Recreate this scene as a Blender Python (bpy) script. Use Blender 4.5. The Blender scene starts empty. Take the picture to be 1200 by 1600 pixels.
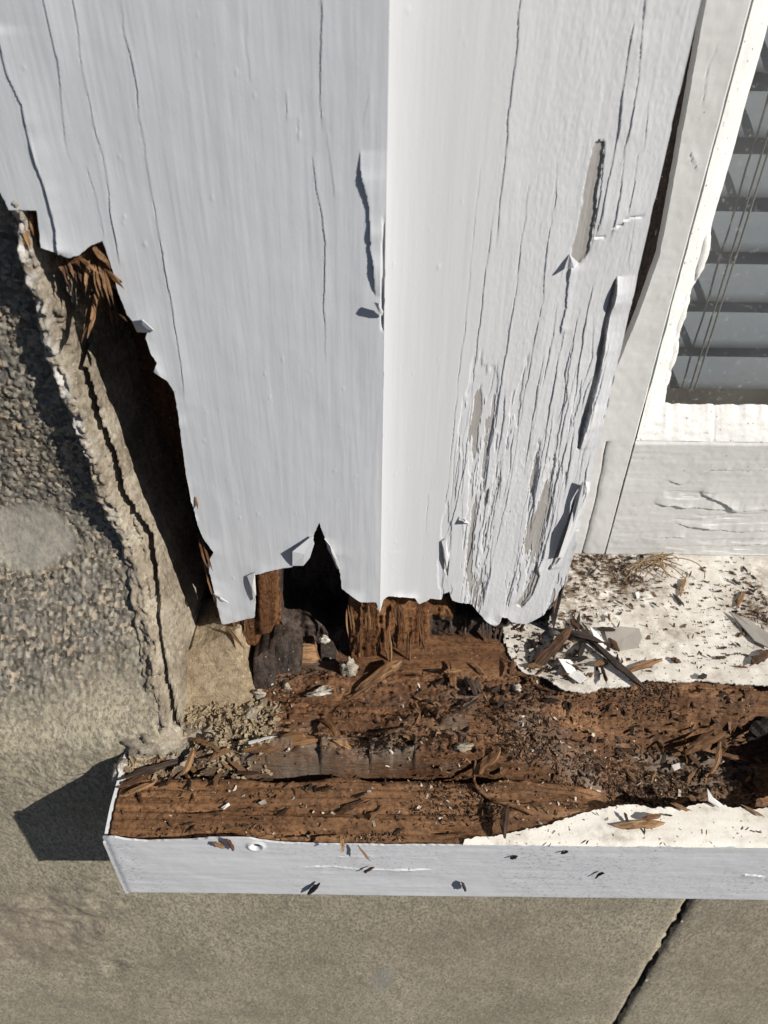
import bpy, math, random
import numpy as np
from mathutils import Vector, Matrix

rng = np.random.default_rng(7)
random.seed(7)
scene = bpy.context.scene
col = scene.collection

# ------------------------------------------------------------------ camera
# x right along the wall, y into the wall, z up; origin under the front edge of the sill. Metres.
CAM = np.array([0.0, -0.155, 0.348])
PITCH, YAW, ROLL = math.radians(39.4), math.radians(0.35), math.radians(1.05)
FPX = 1200.0                                             # focal length for a 1200 x 1600 frame
_f = np.array([math.sin(YAW)*math.cos(PITCH), math.cos(YAW)*math.cos(PITCH), -math.sin(PITCH)])
_r0 = np.array([math.cos(YAW), -math.sin(YAW), 0.0])
_u0 = np.cross(_r0, _f)
_r = math.cos(ROLL)*_r0 + math.sin(ROLL)*_u0
_u = -math.sin(ROLL)*_r0 + math.cos(ROLL)*_u0
cam_data = bpy.data.cameras.new('camera')
cam = bpy.data.objects.new('camera', cam_data)
col.objects.link(cam)
cam.matrix_world = Matrix(((_r[0], _u[0], -_f[0], CAM[0]), (_r[1], _u[1], -_f[1], CAM[1]), (_r[2], _u[2], -_f[2], CAM[2]), (0, 0, 0, 1)))
cam_data.sensor_fit = 'VERTICAL'
cam_data.sensor_height = 36.0
cam_data.lens = 36.0*FPX/1600.0
cam_data.clip_start = 0.005
cam_data.clip_end = 500
cam_data.dof.use_dof = True
cam_data.dof.focus_distance = 0.325
cam_data.dof.aperture_fstop = 18.0
scene.camera = cam

# ------------------------------------------------------------------ light
SUN_AZ, SUN_EL = math.radians(60), math.radians(33)       # azimuth measured from the wall's normal to the right
sdir = Vector((math.sin(SUN_AZ)*math.cos(SUN_EL), -math.cos(SUN_AZ)*math.cos(SUN_EL), math.sin(SUN_EL)))
world = bpy.data.worlds.new('World')
scene.world = world
world.use_nodes = True
wn = world.node_tree
sky = wn.nodes.new('ShaderNodeTexSky')
sky.sky_type = 'NISHITA'
sky.sun_disc = False
sky.air_density = 0.4
sky.dust_density = 0.1
sky.sun_elevation = SUN_EL
sky.sun_rotation = math.atan2(sdir.x, sdir.y)
wn.links.new(sky.outputs[0], wn.nodes['Background'].inputs[0])
wn.nodes['Background'].inputs[1].default_value = 0.05
sun_data = bpy.data.lights.new('sun', 'SUN')
sun_data.energy = 5.0
sun_data.angle = math.radians(0.53)
sun_data.color = (1.0, 0.95, 0.88)
sun = bpy.data.objects.new('sun', sun_data)
col.objects.link(sun)
sun.rotation_euler = (-sdir).to_track_quat('-Z', 'Y').to_euler()
vs = scene.view_settings
vs.view_transform = 'Standard'
vs.look = 'None'
vs.exposure = 0.12
vs.gamma = 1.0
vs.use_curve_mapping = False

# ------------------------------------------------------------------ numeric helpers
TAB = np.random.default_rng(99).random((64, 256, 256)).astype(np.float64)

def vn(x, y, seed=0):
    """value noise, -1..1"""
    T = TAB[seed % 64]
    xi = np.floor(x).astype(np.int64); yi = np.floor(y).astype(np.int64)
    fx = x-xi; fy = y-yi
    fx = fx*fx*(3-2*fx); fy = fy*fy*(3-2*fy)
    a = T[xi % 256, yi % 256]; b = T[(xi+1) % 256, yi % 256]
    c = T[xi % 256, (yi+1) % 256]; d = T[(xi+1) % 256, (yi+1) % 256]
    return 2*((a*(1-fx)+b*fx)*(1-fy)+(c*(1-fx)+d*fx)*fy)-1

def fbm(x, y, seed=0, octv=4, gain=0.5):
    s = 0; a = 1.0; t = 0
    for k in range(octv):
        s = s+a*vn(x*2**k+17.3*k, y*2**k+5.1*k, seed+k); t += a; a *= gain
    return s/t

def sst(a, b, x):
    t = np.clip((x-a)/(b-a), 0, 1)
    return t*t*(3-2*t)

def ray(px, py):
    return _r*((px-600)/FPX)+_u*((800-py)/FPX)+_f

def hit_y(px, py, y):
    d = ray(px, py)
    return CAM+d*((y-CAM[1])/d[1])

def hit_z(px, py, zf, n=7):
    d = ray(px, py); z = 0.055
    for _ in range(n):
        p = CAM+d*((z-CAM[2])/d[2])
        z = 0.5*z+0.5*float(zf(np.array([p[0]]), np.array([p[1]]))[0])
    return CAM+d*((z-CAM[2])/d[2])

def project(X, Y, Z):
    q = np.stack([X-CAM[0], Y-CAM[1], Z-CAM[2]], -1)
    w = q@_f
    return 600+FPX*(q@_r)/w, 800-FPX*(q@_u)/w

def inside(px, py, poly):
    r = np.zeros(np.shape(px), bool)
    n = len(poly)
    for i in range(n):
        x1, y1 = poly[i]; x2, y2 = poly[(i+1) % n]
        if y1 == y2: continue
        c = (y1 > py) != (y2 > py)
        r ^= c & (px < (x2-x1)*(py-y1)/(y2-y1)+x1)
    return r

def seg_near(px, py, poly, closed=True):
    """distance to, and nearest point on, a polyline"""
    best = np.full(np.shape(px), 1e9); bx = np.array(px, float); by = np.array(py, float)
    n = len(poly)
    for i in range(n if closed else n-1):
        x1, y1 = poly[i]; x2, y2 = poly[(i+1) % n]
        dx, dy = x2-x1, y2-y1
        L = dx*dx+dy*dy+1e-18
        t = np.clip(((px-x1)*dx+(py-y1)*dy)/L, 0, 1)
        qx = x1+t*dx; qy = y1+t*dy
        d = np.hypot(px-qx, py-qy)
        m = d < best
        best = np.where(m, d, best); bx = np.where(m, qx, bx); by = np.where(m, qy, by)
    return best, bx, by

def rough_poly(poly, step, amp, seed):
    """subdivides an outline and tears it at several scales"""
    r = np.random.default_rng(seed)
    P = []; N = []; Q = []; K = []
    n = len(poly); run = 0.0; step = step*0.5
    for i in range(n):
        a = np.array(poly[i], float); b = np.array(poly[(i+1) % n], float)
        L = np.linalg.norm(b-a); k = max(1, min(300, int(L/step)))
        t = np.arange(k)[:, None]/k
        P.append(a+(b-a)*t); N.append(np.repeat(np.array([[-(b-a)[1], (b-a)[0]]])/(L+1e-12), k, 0))
        Q.append((run+L*t[:, 0])/(step*9)); K.append(np.arange(k) > 0)
        run += L
    P, N, Q, K = (np.concatenate(v) for v in (P, N, Q, K))
    o = amp*(1.6*fbm(Q, np.full(len(Q), seed*1.7), seed, 4, 0.6)+0.35*r.normal(size=len(Q)))*K
    return [tuple(v) for v in P+N*o[:, None]]

def axis(*spans):
    """nonuniform coordinates from (start, end, step) spans"""
    o = []
    for a, b, s in spans:
        n = max(1, int(round(abs(b-a)/s)))
        o.append(np.linspace(a, b, n, endpoint=False))
    o.append(np.array([spans[-1][1]]))
    return np.concatenate(o)

# ------------------------------------------------------------------ object helpers
def tag(o, label=None, cat=None, group=None, kind=None):
    if label: o['label'] = label
    if cat: o['category'] = cat
    if group: o['group'] = group
    if kind: o['kind'] = kind
    return o

def empty(name, loc):
    o = bpy.data.objects.new(name, None)
    o.location = loc
    o.empty_display_size = 0.02
    col.objects.link(o)
    return o

def root_loc(p):
    q = np.zeros(3)
    while p is not None:
        q = q+np.array(p.location); p = p.parent
    return q

def mesh_obj(name, V, F, mats, parent=None, loc=None, midx=None, smooth=True, quads=True):
    """V world coordinates (n,3); F (m,4) or (m,3) index array"""
    V = np.asarray(V, float); F = np.asarray(F, np.int64)
    base = np.array(loc if loc is not None else (0, 0, 0), float)
    me = bpy.data.meshes.new(name)
    k = F.shape[1]
    me.vertices.add(len(V)); me.loops.add(F.size); me.polygons.add(len(F))
    off = base+(root_loc(parent) if parent is not None else 0)
    me.vertices.foreach_set('co', (V-off).astype(np.float32).ravel())
    me.loops.foreach_set('vertex_index', F.astype(np.int32).ravel())
    me.polygons.foreach_set('loop_start', (np.arange(len(F))*k).astype(np.int32))
    if midx is not None:
        me.polygons.foreach_set('material_index', np.asarray(midx, np.int32))
    me.polygons.foreach_set('use_smooth', np.full(len(F), smooth))
    me.update(calc_edges=True)
    me.validate()
    for m in (mats if isinstance(mats, (list, tuple)) else [mats]):
        me.materials.append(m)
    o = bpy.data.objects.new(name, me)
    o.location = base
    if parent is not None: o.parent = parent
    col.objects.link(o)
    return o

def grid_faces(ny, nx):
    i = np.arange(ny*nx).reshape(ny, nx)
    return np.stack([i[:-1, :-1], i[:-1, 1:], i[1:, 1:], i[1:, :-1]], -1).reshape(-1, 4)

def compact(V, F):
    used = np.zeros(len(V), bool); used[F.ravel()] = True
    idx = np.cumsum(used)-1
    return V[used], idx[F]

def boundary(F):
    E = np.concatenate([F[:, [0, 1]], F[:, [1, 2]], F[:, [2, 3]], F[:, [3, 0]]])
    key = np.sort(E, 1)
    k1 = key[:, 0]*10_000_000+key[:, 1]
    _, inv, cnt = np.unique(k1, return_inverse=True, return_counts=True)
    return E[cnt[inv] == 1]

def skirted(V, F, back):
    """adds a rim from the open border to border + back"""
    E = boundary(F)
    ids = np.unique(E)
    m = {int(a): len(V)+i for i, a in enumerate(ids)}
    V2 = np.concatenate([V, back(V[ids])])
    q = np.array([[b, a, m[int(a)], m[int(b)]] for a, b in E])
    F2 = np.concatenate([F, q])
    mi = np.concatenate([np.zeros(len(F), int), np.ones(len(q), int)])
    return V2, F2, mi

def film(name, uv, zv, posf, H, poly, thick, mats, parent, snap=1.0, patches=()):
    """a sheet on a (u, z) surface cut to a ragged outline; posf(u, z, h) -> world"""
    U, Z = np.meshgrid(uv, zv)
    ny, nx = U.shape
    keep = None
    if poly is not None:
        cu = 0.25*(U[:-1, :-1]+U[1:, :-1]+U[:-1, 1:]+U[1:, 1:]); cz = 0.25*(Z[:-1, :-1]+Z[1:, :-1]+Z[:-1, 1:]+Z[1:, 1:])
        keep = inside(cu, cz, poly)
        cnt = np.zeros((ny, nx), int)
        for dy in (0, 1):
            for dx in (0, 1):
                cnt[dy:ny-1+dy, dx:nx-1+dx] += keep
        full = np.full((ny, nx), 4); full[0, :] = 2; full[-1, :] = 2; full[:, 0] = 2; full[:, -1] = 2
        full[0, 0] = full[0, -1] = full[-1, 0] = full[-1, -1] = 1
        bm_ = (cnt > 0) & (cnt < full)
        iy, ix = np.nonzero(bm_)
        d, qx, qy = seg_near(U[iy, ix], Z[iy, ix], poly)
        cell = max(np.median(np.diff(uv)), np.median(np.diff(zv)))*snap
        ok = d < cell
        U[iy[ok], ix[ok]] = qx[ok]; Z[iy[ok], ix[ok]] = qy[ok]
    P = posf(U, Z, H)
    V = np.stack(P, -1).reshape(-1, 3)
    F = grid_faces(ny, nx)
    fm = np.zeros(len(F), int)
    for pp, mi_ in patches:
        fm[pp[:-1, :-1].ravel() if isinstance(pp, np.ndarray) else inside(U[:-1, :-1].ravel(), Z[:-1, :-1].ravel(), pp)] = mi_
    if keep is not None: F = F[keep.ravel()]; fm = fm[keep.ravel()]
    V, F = compact(V, F)
    if thick is not None:
        V, F, mi = skirted(V, F, thick)
        mi[:len(fm)] = fm
    else:
        mi = fm
    o = mesh_obj(name, V, F, mats, parent, midx=mi)
    o.data.set_sharp_from_angle(angle=math.radians(30))
    return o

def crack(H, U, Z, pts, lift=0.0004, width=0.004, groove=0.0003, gw=0.00022, side=1, jit=0.0003, seed=0, taper=0.12, low=0.0):
    """a split in the paint running along z: one lip lifted, a thin groove; low = lasting drop on the other side"""
    pts = sorted([(z, u) for u, z in pts])
    zs = np.array([p[0] for p in pts]); us = np.array([p[1] for p in pts])
    zr = Z[:, 0]
    rows = np.nonzero((zr >= zs[0]) & (zr <= zs[-1]))[0]
    if len(rows) < 2: return
    z = zr[rows]
    uc = np.interp(z, zs, us)+jit*(fbm(z*120+seed*3.7, z*0+seed, seed, 5, 0.6)+0.5*np.round(2*vn(z*210+seed, z*0+1.5, seed+9))*0.5)
    t = (z-zs[0])/(zs[-1]-zs[0]+1e-9)
    tp = np.clip(np.minimum(t, 1-t)/taper, 0, 1)**0.7
    tp = tp*(0.30+0.70*sst(-0.45, 0.45, fbm(z*75+seed, z*0+3.3, seed+5, 3)))
    du = (U[rows]-uc[:, None])*side
    L = lift*tp[:, None]
    h = np.where(du > 0, L*np.exp(-du/width), -low*tp[:, None]*np.exp(du/(width*0.5)))
    h = h-(groove*tp[:, None])*np.exp(-(du/gw)**2)
    H[rows] += h

# ------------------------------------------------------------------ materials
class Mat:
    def __init__(s, name):
        s.m = bpy.data.materials.new(name); s.m.use_nodes = True
        s.nt = s.m.node_tree; s.b = s.nt.nodes['Principled BSDF']
        s.tc = s.nt.nodes.new('ShaderNodeTexCoord')
    def n(s, t, **kw):
        x = s.nt.nodes.new(t)
        for k, v in kw.items(): setattr(x, k, v)
        return x
    def l(s, a, b): s.nt.links.new(a, b)
    def vec(s, sc=(1, 1, 1)):
        mp = s.n('ShaderNodeMapping'); mp.inputs['Scale'].default_value = sc
        s.l(s.tc.outputs['Object'], mp.inputs[0]); return mp.outputs[0]
    def noise(s, scale, detail=5, rough=0.6, sc=(1, 1, 1), dist=0.0):
        x = s.n('ShaderNodeTexNoise')
        x.inputs['Scale'].default_value = scale; x.inputs['Detail'].default_value = detail
        x.inputs['Roughness'].default_value = rough; x.inputs['Distortion'].default_value = dist
        s.l(s.vec(sc), x.inputs['Vector']); return x.outputs['Fac']
    def voro(s, scale, sc=(1, 1, 1), feature='F1', out='Distance', rnd=1.0):
        x = s.n('ShaderNodeTexVoronoi'); x.feature = feature
        x.inputs['Scale'].default_value = scale; x.inputs['Randomness'].default_value = rnd
        s.l(s.vec(sc), x.inputs['Vector']); return x.outputs[out]
    def ramp(s, fac, stops, interp='LINEAR'):
        x = s.n('ShaderNodeValToRGB'); x.color_ramp.interpolation = interp
        e = x.color_ramp.elements
        while len(e) < len(stops): e.new(0.5)
        for q, (p, c) in zip(e, stops):
            q.position = p
            q.color = (c, c, c, 1) if not isinstance(c, (tuple, list)) else (*c, 1)
        s.l(fac, x.inputs[0]); return x.outputs[0]
    def mix(s, fac, a, b, mode='MIX'):
        x = s.n('ShaderNodeMix'); x.data_type = 'RGBA'; x.blend_type = mode
        for v, i in ((fac, 0), (a, 6), (b, 7)):
            if hasattr(v, 'is_output'): s.l(v, x.inputs[i])
            elif i == 0: x.inputs[0].default_value = v
            else: x.inputs[i].default_value = (*v, 1)
        return x.outputs[2]
    def math(s, op, a, b=None):
        x = s.n('ShaderNodeMath'); x.operation = op
        for v, i in ((a, 0), (b, 1)):
            if v is None: continue
            if hasattr(v, 'is_output'): s.l(v, x.inputs[i])
            else: x.inputs[i].default_value = v
        return x.outputs[0]
    def bump(s, h, strength, dist, prev=None):
        x = s.n('ShaderNodeBump'); x.inputs['Strength'].default_value = strength; x.inputs['Distance'].default_value = dist
        s.l(h, x.inputs['Height'])
        if prev is not None: s.l(prev, x.inputs['Normal'])
        return x.outputs[0]
    def done(s, colr, rough, normal=None, spec=0.5):
        for v, k in ((colr, 'Base Color'), (rough, 'Roughness')):
            if hasattr(v, 'is_output'): s.l(v, s.b.inputs[k])
            else: s.b.inputs[k].default_value = (*v, 1) if k == 'Base Color' else v
        if normal is not None: s.l(normal, s.b.inputs['Normal'])
        s.b.inputs['Specular IOR Level'].default_value = spec
        return s.m

def paint_mat(name, base, dirt, rough=0.42, speck=0.62, streak=(1, 1, 0.06), specks=(0.10, 0.08, 0.06), dirt_amt=0.35, grain=0.10, mould=None):
    m = Mat(name)
    a = m.noise(90, 5, 0.65, streak)
    c = m.mix(m.ramp(a, [(0.35, 0.0), (0.75, dirt_amt)]), base, dirt)
    b = m.noise(14, 4, 0.6)
    c = m.mix(m.ramp(b, [(0.4, 0.0), (0.8, 0.28)]), c, tuple(x*0.86 for x in base))
    sp = m.noise(620, 2, 0.5)
    c = m.mix(m.ramp(sp, [(speck+0.09, 0.0), (speck+0.13, 0.8)]), c, specks)
    if mould:
        v = m.noise(mould[0], 3, 0.6, (1, 1, 1.6))
        z = m.noise(25, 2, 0.5)
        f = m.math('MULTIPLY', m.ramp(v, [(0.56, 0.0), (0.66, 1.0)]), m.ramp(z, [(0.42, 0.0), (0.62, mould[1])]))
        c = m.mix(f, c, (0.20, 0.21, 0.22))
    n1 = m.bump(m.noise(260, 4, 0.6, streak), grain, 0.0009)
    n2 = m.bump(m.noise(900, 3, 0.6), 0.12, 0.0003, n1)
    r = m.ramp(m.noise(40, 4, 0.6, streak), [(0.3, rough-0.07), (0.75, rough+0.13)])
    return m.done(c, r, n2, 0.45)

MAT = {}
MAT['paint'] = paint_mat('bluish white gloss paint', (0.605, 0.625, 0.65), (0.51, 0.525, 0.545), 0.38, 0.71)
MAT['paint_splay'] = paint_mat('weathered white paint', (0.595, 0.605, 0.62), (0.50, 0.505, 0.51), 0.44, 0.71)
MAT['paint_old'] = paint_mat('old cream white paint', (0.62, 0.62, 0.605), (0.49, 0.48, 0.45), 0.5, 0.64, (0.2, 1, 1), dirt_amt=0.5)
MAT['paint_nose'] = paint_mat('sill front paint', (0.66, 0.675, 0.70), (0.57, 0.58, 0.60), 0.42, 0.68, (0.08, 1, 1), mould=(620, 0.6))
MAT['putty'] = paint_mat('painted putty', (0.72, 0.715, 0.69), (0.58, 0.565, 0.53), 0.55, 0.60, (1, 1, 1), grain=0.35)
MAT['under'] = paint_mat('weathered bare wood and undercoat', (0.40, 0.39, 0.37), (0.20, 0.175, 0.15), 0.65, 0.66, (1, 1, 0.03), dirt_amt=0.9, grain=0.6)

def film_edge():
    m = Mat('layered paint edge')
    a = m.noise(500, 3, 0.6)
    return m.done(m.ramp(a, [(0.3, (0.52, 0.49, 0.42)), (0.7, (0.72, 0.69, 0.62))]), 0.7)
MAT['edge'] = film_edge()

def sill_paint():
    m = Mat('dusty white sill paint')
    c = m.mix(m.ramp(m.noise(60, 5, 0.65, (0.5, 1, 1)), [(0.35, 0.0), (0.75, 0.5)]), (0.82, 0.79, 0.72), (0.66, 0.61, 0.52))
    d = m.math('MULTIPLY', m.ramp(m.noise(38, 6, 0.72), [(0.50, 0.0), (0.66, 1.0)]), m.ramp(m.noise(300, 5, 0.7), [(0.36, 0.0), (0.6, 1.0)]))
    g = m.n('ShaderNodeAttribute'); g.attribute_name = 'grime'
    d2 = m.math('MULTIPLY', g.outputs['Fac'], m.ramp(m.noise(170, 6, 0.75), [(0.34, 0.08), (0.58, 1.0)]))
    c = m.mix(m.math('MULTIPLY', d, 0.6), c, (0.27, 0.21, 0.15))
    c = m.mix(d2, c, (0.17, 0.125, 0.085))
    c = m.mix(m.ramp(m.noise(520, 2, 0.5), [(0.66, 0.0), (0.70, 0.85)]), c, (0.10, 0.055, 0.03))
    n1 = m.bump(m.noise(140, 5, 0.65, (0.35, 1, 1)), 0.35, 0.0012)
    n2 = m.bump(m.noise(800, 3, 0.6), 0.3, 0.0004, n1)
    return m.done(c, 0.6, n2, 0.35)
MAT['sill_paint'] = sill_paint()

def rot_mat(name, sc, dark, mid, light, grey=0.0, bmp=0.8):
    m = Mat(name)
    a = m.noise(110, 7, 0.72, sc, 0.3)
    c = m.ramp(a, [(0.30, dark), (0.50, mid), (0.72, light)])
    b = m.noise(28, 5, 0.65)
    c = m.mix(m.ramp(b, [(0.45, 0.0), (0.70, 0.6)]), c, tuple(x*0.55 for x in dark))
    f = m.noise(480, 5, 0.7)
    c = m.mix(m.ramp(f, [(0.40, 0.6), (0.55, 0.0)]), c, tuple(x*0.30 for x in dark))
    if grey:
        g = m.noise(20, 5, 0.6)
        c = m.mix(m.ramp(g, [(0.48, 0.0), (0.62, grey)]), c, (0.19, 0.155, 0.12))
    w = m.noise(700, 2, 0.5)
    c = m.mix(m.ramp(w, [(0.70, 0.0), (0.74, 0.8)]), c, (0.50, 0.40, 0.28))
    n1 = m.bump(m.noise(240, 6, 0.7, sc, 0.5), bmp, 0.0018)
    n2 = m.bump(m.noise(900, 4, 0.7, tuple(max(v, 0.25) for v in sc)), 0.5, 0.0007, n1)
    r = m.ramp(m.noise(160, 4, 0.6), [(0.3, 0.5), (0.7, 0.85)])
    return m.done(c, r, n2, 0.3)
MAT['rot_sill'] = rot_mat('brown rotted sill wood', (0.16, 1, 1), (0.065, 0.030, 0.014), (0.175, 0.082, 0.036), (0.33, 0.172, 0.076), 0.8)
MAT['rot_nose'] = rot_mat('orange tan rotted wood', (0.06, 1, 1), (0.09, 0.042, 0.019), (0.225, 0.112, 0.05), (0.40, 0.225, 0.11))
MAT['rot_post'] = rot_mat('brown rotted post wood', (1, 1, 0.14), (0.065, 0.026, 0.011), (0.18, 0.078, 0.031), (0.33, 0.165, 0.07))
MAT['dark_wood_and_shade'] = rot_mat('dark decayed wood and void shade', (1, 1, 0.2), (0.020, 0.014, 0.011), (0.060, 0.042, 0.033), (0.13, 0.095, 0.075))  # decayed wood; also paints the shade in the void and the post gap

def chip_mat(name, lo, mid, hi):
    m = Mat(name)
    g = m.n('ShaderNodeNewGeometry'); oi = m.n('ShaderNodeObjectInfo')
    v = m.math('FRACT', m.math('ADD', g.outputs['Random Per Island'], oi.outputs['Random']))
    c = m.ramp(v, [(0.0, lo), (0.55, mid), (1.0, hi)])
    a = m.noise(700, 4, 0.7, (0.07, 1, 1))
    c = m.mix(m.ramp(a, [(0.38, 0.85), (0.58, 0.0)]), c, tuple(x*0.35 for x in lo))
    n1 = m.bump(m.noise(900, 4, 0.7, (0.07, 1, 1)), 0.9, 0.0008)
    return m.done(c, 0.65, n1, 0.35)
MAT['chip'] = chip_mat('rot wood chip', (0.065, 0.03, 0.014), (0.20, 0.095, 0.042), (0.40, 0.23, 0.11))
MAT['chip_bright'] = chip_mat('fresh orange wood', (0.20, 0.10, 0.042), (0.31, 0.165, 0.072), (0.44, 0.26, 0.125))
MAT['chip_dark'] = chip_mat('dark old wood', (0.018, 0.012, 0.009), (0.05, 0.034, 0.025), (0.115, 0.075, 0.05))
MAT['crumb'] = chip_mat('rot crumbs', (0.028, 0.014, 0.0075), (0.115, 0.058, 0.029), (0.31, 0.18, 0.095))
MAT['crumb_pale'] = chip_mat('pale crumbs', (0.40, 0.33, 0.24), (0.60, 0.54, 0.44), (0.75, 0.72, 0.66))

def mortar_mat(name, a, b, c2, white=0.0, bmp=0.9):
    m = Mat(name)
    c = m.ramp(m.noise(45, 7, 0.7), [(0.32, a), (0.5, b), (0.7, c2)])
    c = m.mix(m.ramp(m.noise(380, 5, 0.75), [(0.36, 0.55), (0.55, 0.0)]), c, tuple(x*0.35 for x in a))
    c = m.mix(m.ramp(m.noise(620, 3, 0.6), [(0.60, 0.0), (0.72, 0.5)]), c, tuple(min(1, x*1.5) for x in c2))
    if white:
        g = m.n('ShaderNodeAttribute'); g.attribute_name = 'lime'
        f = m.math('MULTIPLY', g.outputs['Fac'], m.ramp(m.noise(150, 5, 0.7), [(0.42, 0.0), (0.58, white)]))
        c = m.mix(f, c, (0.62, 0.60, 0.56))
    n1 = m.bump(m.noise(330, 6, 0.75), bmp, 0.0012)
    n2 = m.bump(m.noise(1100, 3, 0.7), 0.5, 0.0005, n1)
    return m.done(c, 0.8, n2, 0.3)
MAT['mortar'] = mortar_mat('sandy mortar', (0.15, 0.12, 0.085), (0.32, 0.27, 0.20), (0.52, 0.465, 0.37), 0.95)
MAT['block'] = mortar_mat('buff stone fragment', (0.26, 0.19, 0.12), (0.36, 0.28, 0.18), (0.48, 0.40, 0.28))

def wall_mat():
    m = Mat('cement rendered stone')
    ra = m.n('ShaderNodeAttribute'); ra.attribute_name = 'coarse'
    pk = m.n('ShaderNodeAttribute'); pk.attribute_name = 'patch'
    sm = m.n('ShaderNodeAttribute'); sm.attribute_name = 'smear'
    fine = m.ramp(m.noise(16, 6, 0.65), [(0.35, (0.31, 0.272, 0.195)), (0.52, (0.41, 0.36, 0.26)), (0.68, (0.49, 0.435, 0.315))])
    fine = m.mix(m.ramp(m.noise(200, 5, 0.7, (1, 1, 0.5)), [(0.38, 0.4), (0.55, 0.0)]), fine, (0.17, 0.15, 0.10))
    fine = m.mix(m.ramp(m.noise(640, 3, 0.75, (1, 1, 0.5)), [(0.42, 0.8), (0.53, 0.0)]), fine, (0.16, 0.145, 0.115))
    fine = m.mix(m.ramp(m.noise(560, 2, 0.6, (1, 1, 0.5)), [(0.58, 0.0), (0.66, 0.55)]), fine, (0.56, 0.51, 0.41))
    v = m.voro(620, out='Color')
    sep = m.n('ShaderNodeSeparateColor'); m.l(v, sep.inputs[0])
    gr = m.ramp(sep.outputs[0], [(0.0, (0.06, 0.052, 0.04)), (0.5, (0.175, 0.155, 0.122)), (0.85, (0.30, 0.275, 0.22)), (1.0, (0.42, 0.32, 0.22))])
    gr = m.mix(m.ramp(m.noise(60, 4, 0.6), [(0.45, 0.0), (0.7, 0.6)]), gr, (0.16, 0.155, 0.145))
    c = m.mix(ra.outputs['Fac'], fine, gr)
    c = m.mix(m.math('MULTIPLY', pk.outputs['Fac'], m.ramp(m.noise(90, 5, 0.7), [(0.34, 0.0), (0.56, 0.6)])), c, (0.24, 0.19, 0.15))
    c = m.mix(m.math('MULTIPLY', sm.outputs['Fac'], 0.58), c, (0.25, 0.245, 0.23))
    n0 = m.bump(m.noise(60, 5, 0.7), 0.12, 0.003)
    n1 = m.bump(m.noise(420, 6, 0.75, (1, 1, 0.6)), 0.5, 0.0010, n0)
    r = m.ramp(ra.outputs['Fac'], [(0.0, 0.85), (1.0, 0.46)])
    return m.done(c, r, n1, 0.45)
MAT['wall'] = wall_mat()

def simple(name, c, r, spec=0.4, bmp=0.2, bs=300):
    m = Mat(name)
    a = m.noise(60, 4, 0.6)
    cc = m.mix(m.ramp(a, [(0.35, 0.0), (0.7, 0.35)]), c, tuple(x*0.75 for x in c))
    return m.done(cc, r, m.bump(m.noise(bs, 3, 0.6), bmp, 0.0005), spec)
MAT['joint'] = simple('dark joint', (0.06, 0.055, 0.05), 0.9)
MAT['slat'] = simple('grey blind slat', (0.43, 0.45, 0.475), 0.4, 0.5, 0.05, 40)
MAT['cord'] = simple('blind cord', (0.40, 0.38, 0.33), 0.8)
MAT['room'] = simple('dim room', (0.05, 0.05, 0.05), 0.9)
MAT['board'] = simple('brown window board', (0.13, 0.105, 0.08), 0.5)
MAT['paving'] = simple('dark paving', (0.07, 0.068, 0.065), 0.9)
MAT['white_bit'] = simple('white paint bit', (0.75, 0.74, 0.71), 0.5)
MAT['grey_bit'] = simple('grey film', (0.36, 0.33, 0.29), 0.45, 0.5, 0.4)
MAT['dead_plant'] = simple('dry root', (0.26, 0.16, 0.065), 0.7)

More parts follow.
